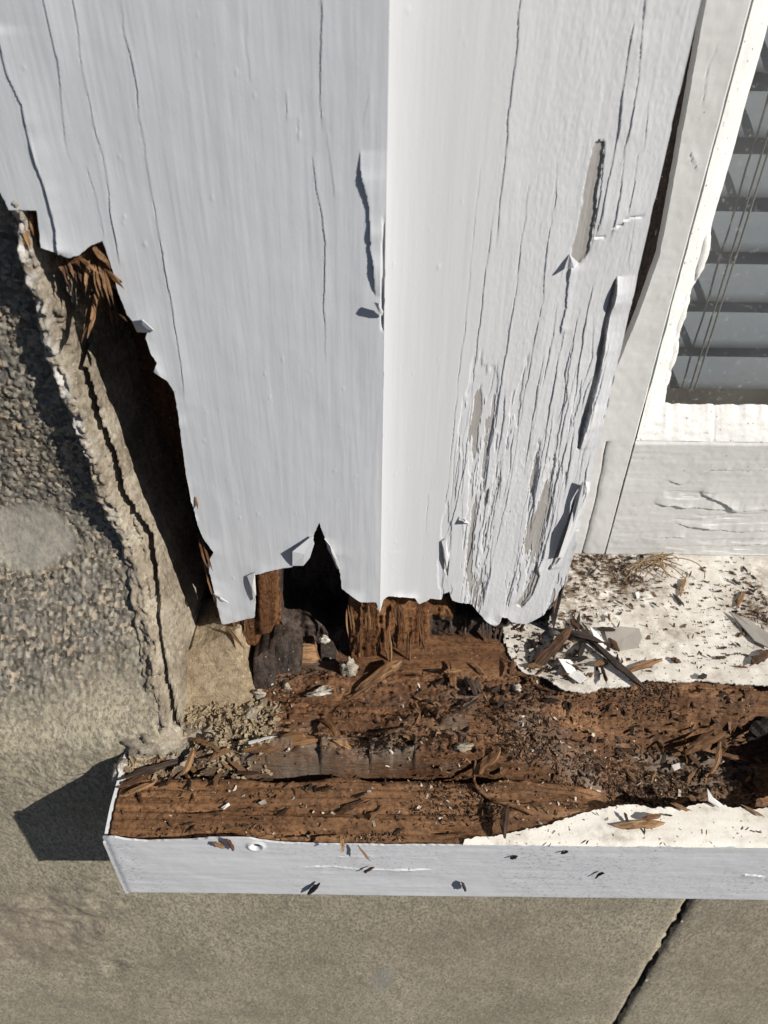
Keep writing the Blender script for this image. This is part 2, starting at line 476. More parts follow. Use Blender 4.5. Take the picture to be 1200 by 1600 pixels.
def glass_mat():
    m = bpy.data.materials.new('window glass'); m.use_nodes = True
    nt = m.node_tree; nt.nodes.clear()
    o = nt.nodes.new('ShaderNodeOutputMaterial'); mx = nt.nodes.new('ShaderNodeMixShader')
    tr = nt.nodes.new('ShaderNodeBsdfTransparent'); gl = nt.nodes.new('ShaderNodeBsdfGlossy'); fr = nt.nodes.new('ShaderNodeLayerWeight'); pw = nt.nodes.new('ShaderNodeMath'); ad = nt.nodes.new('ShaderNodeMath')
    tr.inputs[0].default_value = (0.87, 0.885, 0.89, 1); gl.inputs['Roughness'].default_value = 0.03; pw.operation = 'POWER'; pw.inputs[1].default_value = 4.0; ad.operation = 'MULTIPLY_ADD'; ad.inputs[1].default_value = 0.7; ad.inputs[2].default_value = 0.05
    nt.links.new(fr.outputs['Facing'], pw.inputs[0]); nt.links.new(pw.outputs[0], ad.inputs[0])
    df = nt.nodes.new('ShaderNodeBsdfDiffuse'); df.inputs[0].default_value = (0.6, 0.58, 0.54, 1)
    tc = nt.nodes.new('ShaderNodeTexCoord'); nz = nt.nodes.new('ShaderNodeTexNoise'); nz.inputs['Scale'].default_value = 420; nz.inputs['Detail'].default_value = 4
    n2 = nt.nodes.new('ShaderNodeTexNoise'); n2.inputs['Scale'].default_value = 22; n2.inputs['Detail'].default_value = 5
    mr = nt.nodes.new('ShaderNodeMapRange'); mr.inputs[1].default_value = 0.62; mr.inputs[2].default_value = 0.78; mr.inputs[3].default_value = 0.0; mr.inputs[4].default_value = 0.35
    m2 = nt.nodes.new('ShaderNodeMapRange'); m2.inputs[1].default_value = 0.3; m2.inputs[2].default_value = 0.75; m2.inputs[3].default_value = 0.02; m2.inputs[4].default_value = 0.09
    sm_ = nt.nodes.new('ShaderNodeMath'); m3 = nt.nodes.new('ShaderNodeMixShader')
    nt.links.new(tc.outputs['Object'], nz.inputs['Vector']); nt.links.new(tc.outputs['Object'], n2.inputs['Vector'])
    nt.links.new(nz.outputs['Fac'], mr.inputs[0]); nt.links.new(n2.outputs['Fac'], m2.inputs[0]); nt.links.new(mr.outputs[0], sm_.inputs[0]); nt.links.new(m2.outputs[0], sm_.inputs[1])
    nt.links.new(sm_.outputs[0], m3.inputs[0]); nt.links.new(tr.outputs[0], m3.inputs[1]); nt.links.new(df.outputs[0], m3.inputs[2])
    nt.links.new(ad.outputs[0], mx.inputs[0]); nt.links.new(m3.outputs[0], mx.inputs[1]); nt.links.new(gl.outputs[0], mx.inputs[2]); nt.links.new(mx.outputs[0], o.inputs[0])
    return m
MAT['glass'] = glass_mat()

def attr(o, name, vals):
    a = o.data.attributes.new(name, 'FLOAT', 'POINT')
    a.data.foreach_set('value', np.asarray(vals, np.float32).ravel())

# ------------------------------------------------------------------ layout of the place
Y_POST = 0.081          # front face of the post
Y_WALL = 0.037          # face of the wall below the sill; it leans back above
def wall_y(z): return Y_WALL+0.053*sst(0.048, 0.15, z)
Y_SASH = 0.154
Y_GLASS = 0.166
X_REV = -0.096          # side of the opening
XA = 0.5*(hit_y(607, 0, Y_POST)[0]+hit_y(594, 945, Y_POST)[0])     # the post's arris
SILL_X0 = hit_y(158, 1305, 0)[0]
X_JOINT = hit_y(1070, 1420, Y_WALL)[0]
print('XA', XA, 'SILL_X0', SILL_X0, 'JOINT', X_JOINT)

def sill_plane(x, y):
    return 0.048+0.115*y+0*x

# the splayed face: steeper by the arris, flatter towards the sash
_us = np.linspace(0, 0.12, 600)
_ang = np.radians(10.0+28.0*np.exp(-_us/0.009))
_sx = np.concatenate([[0], np.cumsum(np.cos(_ang[:-1])*np.diff(_us))])
_sy = np.concatenate([[0], np.cumsum(np.sin(_ang[:-1])*np.diff(_us))])
def y_splay(x): return Y_POST+np.interp(x-XA, _sx, _sy)
def u_splay(x): return np.interp(x-XA, _sx, _us)
def y_front(x): return np.where(x < XA, Y_POST, y_splay(x))

def uz_left(px, py):
    p = hit_y(px, py, Y_POST); return (p[0], p[2])
def uz_right(px, py):
    y = Y_POST+0.01
    for _ in range(15):
        p = hit_y(px, py, y); y = float(y_splay(p[0]))
    return (float(u_splay(p[0])), p[2])
U_END = float(np.mean([uz_right(1088, 0)[0], uz_right(1020, 400)[0], uz_right(893, 840)[0]]))
X_END = XA+float(np.interp(U_END, _us, _sx)); Y_END = Y_POST+float(np.interp(U_END, _us, _sy))
print('U_END', U_END, [uz_right(1088, 0)[0], uz_right(1020, 400)[0], uz_right(893, 840)[0]], X_END, Y_END)

# ------------------------------------------------------------------ ground and room behind the glass
V = np.array([(-60, -80, -1.0), (60, -80, -1.0), (60, 0.4, -1.0), (-60, 0.4, -1.0)])
g = mesh_obj('ground', V, [[0, 1, 2, 3]], MAT['paving'], loc=(0, 0, -1.0)); tag(g, kind='structure')  # unseen ground, added for its bounce light and coloured dark to weaken fill

def box_arr(x0, x1, y0, y1, z0, z1):
    V = np.array([(x, y, z) for z in (z0, z1) for y in (y0, y1) for x in (x0, x1)], float)
    F = np.array([[0, 2, 3, 1], [4, 5, 7, 6], [0, 1, 5, 4], [2, 6, 7, 3], [0, 4, 6, 2], [1, 3, 7, 5]])
    return V, F

# bed of broken mortar that the post once covered: a ridge along the wall, then layers stepping back
RZ = []
for a, b in [(-8, 250), (30, 390), (66, 545), (100, 628), (150, 775), (192, 900), (212, 1000), (236, 1112)]:
    y = 0.08
    for _ in range(20):
        p = hit_y(a, b, y); y = float(wall_y(np.array(p[2]))-0.0105*sst(0.062, 0.115, np.array(p[2])))
    RZ.append((p[2], p[0]))
RZ.sort()
print('ridge', RZ)
rz = np.array([q[0] for q in RZ]); rx = np.array([q[1] for q in RZ])
def ridge_x(z): return np.interp(z, rz, rx)
# ------------------------------------------------------------------ stone wall
wall = empty('stone_wall', (-0.2, Y_WALL, -0.1))
tag(wall, 'grey brown cement faced stone wall left of and below the white sill', 'wall')

def wall_fields(X, Z):
    px, py = project(X, wall_y(Z), Z)
    # coarse roughcast upper left, smoother lower down
    coarse = sst(1170, 1040, py+40*fbm(X*60, Z*60, 11, 4)+0.35*px)
    patch = np.exp(-(((px-55)/110)**2+((py-1455)/58)**2)**2) + 0.8*np.exp(-(((px-760)/150)**2+((py-1470)/60)**2)) + 0.7*np.exp(-(((px-1130)/90)**2+((py-1480)/70)**2))
    sd = np.hypot((px-50)/66, (py-838)/52)+0.22*fbm(X*90, Z*90, 3, 4, 0.6)
    smear = sst(1.15, 0.8, sd)
    sm2 = 1.6*np.exp(-(((px-597-(1530-py)*0.25)/15)**2+((py-1530)/20)**2)**2)*(0.55+0.45*(fbm(X*300, Z*300, 8, 2) > 0))
    h = 0.0022*fbm(X*22, Z*22, 1, 5)+0.0007*fbm(X*150, Z*150, 2, 4)
    h = h*(0.35+0.65*sst(-0.03, 0.05, Z))
    # dished, lumpy render lower left
    h = h+0.003*np.exp(-(((px-90)/90)**2+((py-1440)/70)**2))*fbm(X*60, Z*60, 4, 3)
    h = h+0.0010*sst(1390, 1375, py)*0
    h = h-0.0018*np.exp(-((px-175-(py-1500)*0.1)/16)**2-((py-1512)/12)**2)
    return px, py, coarse, patch, smear, sm2, h

def grain_field(X, Z, cell, seed):
    """packed rounded grains: nearest jittered cell centre with its own radius and height"""
    gx, gz = X/cell, Z/cell
    ix, iz = np.floor(gx).astype(int), np.floor(gz).astype(int)
    best = np.full(X.shape, -1.0)
    for dx in (-1, 0, 1):
        for dz in (-1, 0, 1):
            a, b = (ix+dx) % 256, (iz+dz) % 256
            cx = ix+dx+0.15+0.7*TAB[seed][a, b]; cz = iz+dz+0.15+0.7*TAB[seed+1][a, b]
            rr = 0.42+0.42*TAB[seed+2][a, b]; hh = 0.35+0.65*TAB[seed+3][a, b]
            d2 = ((gx-cx)**2+(gz-cz)**2)/rr**2
            best = np.maximum(best, hh*np.sqrt(np.clip(1-d2, 0, 1)))
    return np.clip(best, 0, 1)

def wall_block(name, xv, zv, cut, jagged_x=None):
    X, Z = np.meshgrid(xv, zv)
    if jagged_x is not None:
        side, xj = jagged_x
        c = -1 if side > 0 else 0
        wob = 0.0030*fbm(Z[:, 0]*30, Z[:, 0]*0+7, 20+side, 4)+0.0012*fbm(Z[:, 0]*160, Z[:, 0]*0+2, 22+side, 3)
        X[:, c] += wob
    px, py, coarse, patch, smear, sm2, h = wall_fields(X, Z)
    gr = grain_field(X, Z, 0.0016, 12)
    big = grain_field(X, Z, 0.0042, 30)
    h = h+coarse*(1-smear)*(0.0015*gr+0.0015*np.clip(big-0.45, 0, 1))+smear*0.0007+(1-coarse)*0.0002*gr*sst(-0.03, 0.05, Z)
    if jagged_x is not None:                               # rounded arris at the joint
        dj = np.abs(X-jagged_x[1])
        h = h-0.0035*np.exp(-dj/0.0022)
    Y = wall_y(Z)-h
    F = grid_faces(*X.shape)
    cx = X.ravel()[F].mean(1); cz = Z.ravel()[F].mean(1)
    keep = ~cut(cx, cz)
    F = F[keep]
    V = np.stack([X, Y, Z], -1).reshape(-1, 3)
    used = np.zeros(len(V), bool); used[F.ravel()] = True
    A = [np.clip(a.ravel()[used], 0, 1) for a in (coarse*(1-smear), patch, np.maximum(smear, sm2))]
    V, F = compact(V, F)
    n0 = len(V)
    V2, F2, mi = skirted(V, F, lambda B: B+np.array([0, 0.06, 0]))
    o = mesh_obj(name, V2, F2, [MAT['wall'], MAT['joint']], wall, midx=mi)
    for k, a in zip(('coarse', 'patch', 'smear'), A):
        attr(o, k, np.concatenate([a, np.zeros(len(V2)-n0)]))
    return o

xl = axis((-1.2, -0.36, 0.05), (-0.36, -0.25, 0.002), (-0.25, X_REV+0.004, 0.00062), (X_REV+0.004, X_JOINT-0.0012, 0.0016))
zl = axis((-1.0, -0.52, 0.03), (-0.52, -0.12, 0.0017), (-0.12, 0.27, 0.00068), (0.27, 0.9, 0.03))
wall_block('stone_block', xl, zl, lambda x, z: (x > ridge_x(z)+0.0035+0.002*fbm(z*90, z*0+5, 37, 4, 0.6)) & (z > 0.004), (1, X_JOINT))
xr_ = axis((X_JOINT+0.0012, 0.36, 0.0017), (0.36, 1.6, 0.05))
zr_ = axis((-1.0, -0.52, 0.03), (-0.52, 0.0, 0.0017))
wall_block('stone_block', xr_, zr_, lambda x, z: np.zeros(x.shape, bool), (-1, X_JOINT))
V, F = box_arr(-1.2, 1.6, Y_WALL+0.007, Y_WALL+0.05, -1.0, -0.002)
mesh_obj('joint_mortar', V, F, MAT['joint'], wall, smooth=False)

tv = axis((0.0, 0.05, 0.00045), (0.05, 0.075, 0.004))
zv = axis((0.05, 0.30, 0.0007), (0.30, 0.9, 0.03))
T, Z = np.meshgrid(tv, zv)
wob = lambda amp, seed, f=38: amp*fbm(Z*f, Z*0+seed, seed, 5, 0.6)
zd = hit_y(132, 735, 0.085)[2]
prd = (1-0.85*np.exp(-((Z-zd)/0.011)**2))*(0.75+0.45*fbm(Z*34, Z*0+9, 29, 3))
yr = wall_y(Z)-0.0105*sst(0.062, 0.115, Z)*prd+0.002*sst(0.075, 0.06, Z)
yr = np.minimum(yr, 0.0805)
up_ = sst(0.12, 0.20, Z)
e0 = 0.0038-0.001*up_+wob(0.0018, 4, 22); e1 = 0.0062-0.001*up_+wob(0.0022, 5); e2 = e1+0.0022+0.0016*sst(-0.3, 0.4, fbm(Z*16, Z*0, 23, 3)); e3 = 0.0112-0.0030*up_+wob(0.003, 9)
deep = np.maximum(0.0985, yr+0.016)
Y = yr+0.0022*sst(0, 0.006, T)+(0.0075)*sst(e0, e0+0.002, T)*(1-0.75*sst(0.14, 0.09, Z))
Y = Y+0.014*sst(e1, e1+0.0010, T)*sst(e2+0.001, e2, T)*(0.4+0.6*sst(-0.3, 0.2, fbm(Z*20, Z*0, 13, 3)))
Y = np.maximum(Y, (yr+0.004)+(deep-yr-0.004)*sst(e2, e2+0.004, T))
Y = Y+0.060*sst(e3, e3+0.006, T)
Y = Y-0.0020*grain_field(T+Z*0.2, Z, 0.0022, 16)-0.0026*grain_field(T, Z, 0.0065, 22)-0.0034*fbm(T*170, Z*120, 3, 5, 0.66)-0.0012*fbm(T*50, Z*30, 1, 4)
lump = np.clip(fbm(T*90, Z*70, 27, 3)-0.25, 0, 1)
Y = Y-0.006*lump*sst(0.002, 0.005, T)*sst(0.016, 0.010, T)
jag = 0.0015*fbm(Z*45, Z*0+4, 7, 4)+0.0010*fbm(Z*170, Z*0+1, 8, 4, 0.6)
X = ridge_x(Z)+T+jag*sst(0.008, 0.0, T)
V = np.stack([X, Y, Z], -1).reshape(-1, 3)
F = grid_faces(*T.shape)
n0 = len(V)
first = V.reshape(*T.shape, 3)[:, 0, :]
b1 = first+np.array([-0.0012, 0.0016, 0]); b2 = first+np.array([0.0008, 0.016, 0])
b1[:, 0] += 0.0012*fbm(zv*120, zv*0, 3, 4)
V = np.concatenate([V, b1, b2])
ny, nx = T.shape
i0 = np.arange(ny)*nx; i1 = n0+np.arange(ny); i2 = i1+ny
F = np.concatenate([F, np.stack([i1[:-1], i0[:-1], i0[1:], i1[1:]], -1), np.stack([i2[:-1], i1[:-1], i1[1:], i2[1:]], -1)])
void_shade = (T[:-1, :-1] > (e3+0.003)[:-1, :-1]).ravel().astype(int)  # void faces turn dark: the post's shadow put into their colour
o = mesh_obj('mortar_bed', V, F, [MAT['mortar'], MAT['dark_wood_and_shade']], wall, midx=np.concatenate([void_shade, np.zeros(len(F)-len(void_shade), int)]))
lime = sst(0.0050, 0.0010, T)*sst(-0.05, 0.4, fbm(Z*26, T*80, 17, 3))
attr(o, 'lime', np.concatenate([lime.ravel(), np.ones(ny)*0.5, np.ones(ny)*0.2]))

def rock(name, c, r, seed, mat, parent, amp=0.28, nu=40, nv=22, rot=0.0, square=1.0, label=None):
    th = np.linspace(0, 2*np.pi, nu, endpoint=False); ph = np.linspace(-np.pi/2, np.pi/2, nv)
    T, P = np.meshgrid(th, ph)
    sg = lambda v: np.sign(v)*np.abs(v)**square
    x, y, z = sg(np.cos(P))*sg(np.cos(T)), sg(np.cos(P))*sg(np.sin(T)), sg(np.sin(P))
    k = 1+amp*(fbm(x*1.7+seed*3.1+z, y*1.7+z*1.3, seed, 4)+0.5*fbm(x*5+z*3, y*5-z*2, seed+3, 3))
    x, y, z = x*k*r[0], y*k*r[1], z*k*r[2]
    ca, sa = math.cos(rot), math.sin(rot)
    V = np.stack([c[0]+x*ca-y*sa, c[1]+x*sa+y*ca, c[2]+z], -1).reshape(-1, 3)
    i = np.arange(nv*nu).reshape(nv, nu)
    j = np.roll(i, -1, 1)
    F = np.stack([i[:-1], j[:-1], j[1:], i[1:]], -1).reshape(-1, 4)
    if parent is None:
        o = mesh_obj(name, V, F, mat, None, loc=(c[0], c[1], c[2]-r[2]*0.8))
    else:
        o = mesh_obj(name, V, F, mat, parent)
    return o

def slab_px(name, pts, back, mat, parent, seed, amp=0.0012, res=0.0011, lump=0.0, edge=0.003, stretch=1.0):
    """pts: (px, py, depth y) corners of a rough front face, real thickness behind; face interpolated over its corners"""
    W = np.array([hit_y(a, b, c) for a, b, c in pts])
    uv = W[:, [0, 2]]
    A = np.c_[uv, np.ones(len(uv))]
    co, *_ = np.linalg.lstsq(A, W[:, 1], rcond=None)
    poly = rough_poly([tuple(p) for p in uv], 0.002, 0.0005, seed)
    lo, hi = uv.min(0)-0.002, uv.max(0)+0.002
    xs = np.arange(lo[0], hi[0], res); zs = np.arange(lo[1], hi[1], res)
    U, Z = np.meshgrid(xs, zs)
    d, _, _ = seg_near(U, Z, poly)
    H = amp*fbm(U*180, Z*180*stretch, seed, 5, 0.6)+2*amp*fbm(U*40, Z*40*stretch, seed+1, 3)-edge*np.exp(-d/0.0014)+lump*np.clip(d/0.015, 0, 1)
    return film(name, xs, zs, lambda u, z, h: (u, co[0]*u+co[1]*z+co[2]-h, z), H, poly, lambda B: B+np.array([0, back, 0]), [mat, mat], parent)

# a buff stone fragment and crumbled mortar at the foot of the reveal
slab_px('stone_fragment', [(268, 1030, 0.072), (330, 1008, 0.076), (372, 992, 0.078), (380, 1040, 0.072), (402, 1118, 0.060), (388, 1152, 0.054), (330, 1158, 0.052), (275, 1132, 0.054), (262, 1080, 0.062)], 0.03, MAT['block'], wall, 3)
for k, (a, b, yy, r) in enumerate([(222, 1172, 0.040, (0.006, 0.007, 0.005)), (192, 1205, 0.031, (0.0035, 0.006, 0.005)), (240, 1150, 0.044, (0.013, 0.009, 0.009)), (300, 1162, 0.045, (0.014, 0.008, 0.006)),
                                   (352, 1160, 0.045, (0.011, 0.007, 0.006)), (228, 1130, 0.05, (0.008, 0.009, 0.009)), (395, 1120, 0.058, (0.006, 0.006, 0.006)), (255, 1105, 0.056, (0.006, 0.006, 0.012)), (275, 1180, 0.040, (0.008, 0.006, 0.004))]):
    p = hit_y(a, b, yy)
    o = rock('mortar_lump', p, r, 20+k, MAT['mortar'], wall, 0.38, 44, 26)
    attr(o, 'lime', np.full(len(o.data.vertices), 0.9 if k == 1 else (0.4 if k == 0 else 0.15)))

# ------------------------------------------------------------------ sill
sill = empty('window_sill', (0.05, 0.05, 0.0))
tag(sill, 'white window sill with its top rotted down to brown wood and rounded front edge', 'window sill')

def trench(x, y):
    t = sst(0.060, 0.135, x+0.012*fbm(x*40, y*40, 31, 3))
    w = sst(0.016+0.006*vn(x*40, x*0, 5), 0.030, y)*sst(0.073, 0.058, y+0.003*fbm(x*60, x*0+2, 6, 3))
    e = sst(0.198, 0.186, x+0.004*vn(y*90, y*0, 9))
    return t*w*e

def sill_h(x, y):
    """top of the wood"""
    px_mask = sst(0.30, 0.22, x)
    s = sill_plane(x, y)-0.0006
    rot = sst(0.085, 0.074, y)*px_mask
    n1 = fbm(x*26, y*60, 33, 5); n2 = fbm(x*110, y*260, 35, 5, 0.6); n3 = fbm(x*420, y*520, 36, 4, 0.62)
    under = sst(0.030+0.10, 0.030, x)                       # rotted nose on the left, sound nose on the right
    nose = sst(0.034, 0.026, y)
    sound = sst(0.022, 0.046, x-1.6*(y-0.004)+0.006*vn(x*60, y*60, 8))*sst(0.020, 0.014, y)
    nb = 0.30+0.70*sst(0.029, 0.034, y)
    h = -0.0022+(0.0024*n1+0.0013*n2+0.0008*n3)*nb
    h = h+(0.0009*grain_field(x, y, 0.0017, 24)+0.0014*np.clip(grain_field(x*0.6, y, 0.0042, 26)-0.35, 0, 1))*sst(-0.35, 0.25, fbm(x*30, y*40, 44, 3))*sst(0.030, 0.034, y)
    h = h+(0.0016*fbm(x*7, y*300, 78, 4, 0.6)+0.0005*fbm(x*22, y*1100, 80, 3)-0.0024*sst(0.25, 0.5, fbm(x*34, y*210, 79, 4)))*sst(0.033, 0.030, y)
    h = h+nose*under*(0.0012-0.0030*sst(0.010, 0.0, y)-0.0012*sst(0.0, -0.11, x))
    # split running along behind the nose
    g0 = 0.0315+0.0022*fbm(x*26, x*0+3, 38, 4)
    gw = 0.0016+0.0009*vn(x*70, x*0, 39)
    h = h-0.0170*np.exp(-((y-g0)/(gw*1.9))**2)*sst(0.085, 0.05, x)*sst(-0.108, -0.085, x)
    h = h+0.0042*sst(0.0345, 0.0375, y+0.0018*fbm(x*70, x*0+8, 83, 3))*sst(0.075, 0.03, x)*sst(-0.35, 0.1, fbm(x*24, x*0+2, 84, 3))*sst(0.062, 0.046, y)    # layers behind the split stand a little higher
    h = h+0.0007*fbm(x*14, y*620, 71, 3)+0.0010*np.round(1.6*fbm(x*16, y*130, 73, 3))*sst(0.033, 0.038, y)
    # blocky broken pieces along the split, standing proud and throwing shadows along it
    qb = np.floor(x*85+1.4*vn(x*37, x*0+2, 17)).astype(np.int64) % 256
    vb = TAB[50][qb, 3]; wv = TAB[51][qb, 9]
    h = h+0.0062*vb*(vb > 0.38)*sst(0.0335, 0.0345, y-0.002*wv)*sst(0.047, 0.043, y+0.006*wv)*sst(0.09, 0.07, x)*sst(-0.10, -0.08, x)
    qc = np.floor(x*60+1.4*vn(x*29, x*0+5, 18)+y*40).astype(np.int64) % 256
    vc = TAB[52][qc, 5]
    h = h+0.0040*vc*(vc > 0.5)*sst(0.0520, 0.0532, y-0.003*TAB[53][qc, 2])*sst(0.066, 0.060, y)*sst(0.11, 0.09, x)*sst(-0.06, -0.04, x)
    # grain ledges further back
    h = h-0.0022*np.exp(-((y-0.050-0.004*fbm(x*18, x*0, 42, 3))/0.0013)**2)*sst(-0.03, 0.02, x)
    h = h+0.0035*sst(0.060, 0.076, y)*sst(0.06, 0.0, x)
    T = trench(x, y)
    h = h-T*(0.026+0.004*n1)
    h = np.where(sound*rot > 0.001, h*(1-sound)-0.0004*sound, h)
    return s+h*rot

xs = axis((SILL_X0+0.0009, 0.20, 0.00062), (0.20, 0.50, 0.01))
ys = axis((0.0007, 0.09, 0.00052), (0.09, 0.185, 0.004))
X, Y = np.meshgrid(xs, ys)
Zs = sill_h(X, Y)
Zs[0, :] -= 0.0006
V = np.stack([X, Y, Zs], -1).reshape(-1, 3)
F = grid_faces(*X.shape)
def drop(B):
    B = B.copy(); B[:, 2] = 0.0006; return B
V2, F2, mi = skirted(V, F, drop)
cy = V[F][:, :, 1].mean(1); cxm = V[F][:, :, 0].mean(1)
nose_m = ((cy < 0.0305+0.0022*fbm(cxm*26, cxm*0+3, 38, 4)) | ((cy > 0.058) & (cxm > 0.085))).astype(int)
mesh_obj('wood_core', V2, F2, [MAT['rot_sill'], MAT['rot_nose']], sill, midx=np.concatenate([nose_m, np.zeros(len(F2)-len(F), int)]))

def hx(px, py, y=0.0):
    p = hit_y(px, py, y); return (p[0], p[2])

# front paint: a film over the nose with a chewed top edge
top = [hx(a, b) for a, b in [(158, 1309), (175, 1306), (200, 1311), (230, 1314), (262, 1313), (300, 1312), (345, 1308), (372, 1306), (400, 1312), (450, 1317), (520, 1319), (600, 1321), (660, 1320), (700, 1320)]]
zt = 0.0476
zt2 = 0.0476
poly = [(SILL_X0+0.0015, 0.0006), (SILL_X0, 0.0035)]+[(SILL_X0, top[0][1])]+top[1:]+[(top[-1][0]+0.01, zt), (0.5, zt), (0.5, 0.0006)]
poly = rough_poly(poly, 0.0025, 0.00035, 4)
us = axis((SILL_X0-0.001, 0.21, 0.0005), (0.21, 0.50, 0.01)); zs = axis((0.0, 0.0500, 0.0005))
U, Z = np.meshgrid(us, zs)
H = 0.00045*fbm(U*14, Z*40, 3, 4)+0.00012*fbm(U*50, Z*380, 4, 4)+0.00010*fbm(U*160, Z*160, 6, 3)
H -= 0.0012*sst(0.0025, 0.0, Z)**2+0.0006*sst(SILL_X0+0.004, SILL_X0, U)**2
H += 0.0009*np.exp(-(0.05-Z)/0.003)*0
def hcrack(H, U, Z, pts, **k):
    Ht = H.T.copy(); crack(Ht, Z.T, U.T, [(z, u) for u, z in pts], **k); H[:] = Ht.T
hcrack(H, U, Z, [hx(*p) for p in [(470, 1353), (520, 1352), (560, 1357), (610, 1358), (680, 1357)]], lift=0.0010, width=0.0022, groove=0.0006, side=-1, seed=3)
hcrack(H, U, Z, [hx(*p) for p in [(525, 1336), (560, 1337), (590, 1336)]], lift=0.0004, width=0.002, groove=0.0003, side=-1, seed=4)
hcrack(H, U, Z, [hx(*p) for p in [(1160, 1364), (1195, 1368)]], lift=0.0005, width=0.002, side=-1, seed=5)
c0 = hx(400, 1321)
rr = np.hypot(U-c0[0], Z-c0[1])
H -= 0.0016*sst(0.0026, 0.0014, rr)-0.0006*np.exp(-((rr-0.0030)/0.0008)**2)
film('front_paint', us, zs, lambda u, z, h: (u, -h-0.0004+0*u, z), H, poly, lambda B: B+np.array([0, 0.0009, -0.0002]), [MAT['paint_nose'], MAT['paint_nose']], sill)

# end paint on the horn
us = axis((-0.0004, 0.044, 0.0012)); zs = axis((0.0006, 0.052, 0.0012))
U, Z = np.meshgrid(us, zs)
poly = [(-0.0004, 0.0006), (0.044, 0.0006), (0.044, 0.0515), (0.03, 0.0515), (0.02, 0.0505), (0.012, 0.0495), (0.005, 0.0475), (-0.0004, 0.0455)]
film('end_paint', us, zs, lambda u, z, h: (SILL_X0-0.0003-h+0*u, u, z), 0.0003*fbm(U*80, Z*80, 5, 3), poly, lambda B: B+np.array([0.0012, 0, 0]), [MAT['paint_nose'], MAT['paint_nose']], sill)

# paint still on the top of the nose, right, and the painted back of the sill
def top_film(name, pts, extra, seed, lift, amp):
    P = [hit_z(a, b, sill_plane) for a, b in pts]
    poly = [(p[0], max(p[1], -0.0003)) for p in P]+extra
    poly = rough_poly(poly, 0.0016, 0.0006, seed)
    poly = [(a_, -0.0003) if (b_ < 0.0013 and name == 'nose_paint') else (a_, b_) for a_, b_ in poly]
    pu = np.array(poly)
    us = axis((pu[:, 0].min()-0.001, 0.205, 0.0006), (0.205, 0.5, 0.008)); vs_ = axis((pu[:, 1].min()-0.0005, pu[:, 1].max()+0.0006, 0.0006))
    U, W = np.meshgrid(us, vs_)
    d, _, _ = seg_near(U, W, poly)
    inn = inside(U, W, poly)
    H = 0.0004*fbm(U*30, W*80, seed, 4)+0.00016*fbm(U*120, W*420, seed+1, 3)+lift*np.exp(-d/0.0022)*sst(-0.1, 0.4, fbm(U*90, W*90, seed+2, 3))*inn
    H -= 0.0010*sst(0.002, -0.0005, W)**2
    o = film(name, us, vs_, lambda u, w, h: (u, w, sill_plane(u, w)+0.0004+h), H, poly, lambda B: B+np.array([0, 0, -0.0007]), [MAT['sill_paint'], MAT['edge']], sill)
    co = np.zeros(len(o.data.vertices)*3, np.float32); o.data.vertices.foreach_get('co', co)
    co = co.reshape(-1, 3)+root_loc(sill)
    px, py = project(co[:, 0], co[:, 1], co[:, 2])
    grime = 0.30+1.1*np.exp(-(((px-935)/85)**2+((py-905)/42)**2))+0.85*np.exp(-(((px-880)/50)**2+((py-1010)/55)**2))+0.8*np.exp(-(((px-1185)/35)**2+((py-950)/60)**2))+0.7*np.exp(-(((py-872)/9)**2))*sst(1010, 900, px)+0.4*np.exp(-(((px-1050)/45)**2+((py-990)/14)**2))
    attr(o, 'grime', np.clip(grime, 0, 1) if name == 'back_paint' else 0*grime)
    return o
top_film('nose_paint', [(690, 1319), (720, 1313), (760, 1308), (800, 1301), (850, 1291), (880, 1281), (905, 1273), (940, 1263), (985, 1258), (1030, 1262), (1065, 1264), (1095, 1257), (1130, 1259), (1170, 1266), (1198, 1262)], [(0.20, 0.0105), (0.5, 0.0105), (0.5, -0.0003)], 50, 0.0005, 0)
top_film('back_paint', [(1199, 1072), (1150, 1070), (1100, 1064), (1050, 1066), (1010, 1062), (985, 1072), (950, 1075), (915, 1082), (880, 1078), (850, 1060), (815, 1050), (792, 1020), (786, 985)], [(0.062, 0.095), (0.062, 0.160), (0.5, 0.160), (0.5, 0.071), (0.185, 0.072)], 60, 0.0005, 0)

# ------------------------------------------------------------------ post
post = empty('window_post', (0, Y_POST+0.02, 0.06))
tag(post, 'wide white window post with cracked peeling paint and a rotted away foot', 'window post')

Lout = [(0, 300), (14, 328), (57, 329), (60, 350), (65, 386), (88, 394), (107, 402), (125, 398), (143, 383), (160, 376), (166, 392), (174, 418), (184, 455), (198, 492), (208, 503), (232, 512), (228, 530), (236, 552), (246, 566), (240, 580), (260, 594), (272, 612), (279, 650), (285, 700), (290, 740), (297, 775), (304, 800), (309, 822), (318, 842), (334, 862), (324, 882), (330, 905), (338, 938), (347, 976),
        (372, 971), (398, 964), (399, 930), (398, 897), (425, 890), (456, 885), (466, 876), (478, 868), (488, 848), (491, 834), (499, 816), (506, 836), (512, 856), (524, 876), (532, 896), (534, 920), (550, 930), (565, 940), (588, 941), (593, 958)]
poly = [uz_left(a, b) for a, b in Lout]
ZT = 0.62
x_in = XA+0.00012
poly = [(poly[0][0]-0.012, ZT), (poly[0][0]-0.012, poly[0][1]+0.01)]+poly+[(x_in, poly[-1][1]-0.001), (x_in, ZT)]
polyL = rough_poly(poly, 0.0016, 0.00022, 8)
us = axis((poly[0][0]-0.001, XA, 0.00029)); zs = axis((0.075, 0.345, 0.00062), (0.345, ZT, 0.012))
us[-1] = x_in
U, Z = np.meshgrid(us, zs)
H = 0.00030*fbm(U*30, Z*9, 5, 4)+0.00009*fbm(U*260, Z*14, 6, 4)+0.00003*fbm(U*900, Z*60, 7, 3)+0.00012*fbm(U*90, Z*70, 21, 3)
r2 = np.random.default_rng(5)
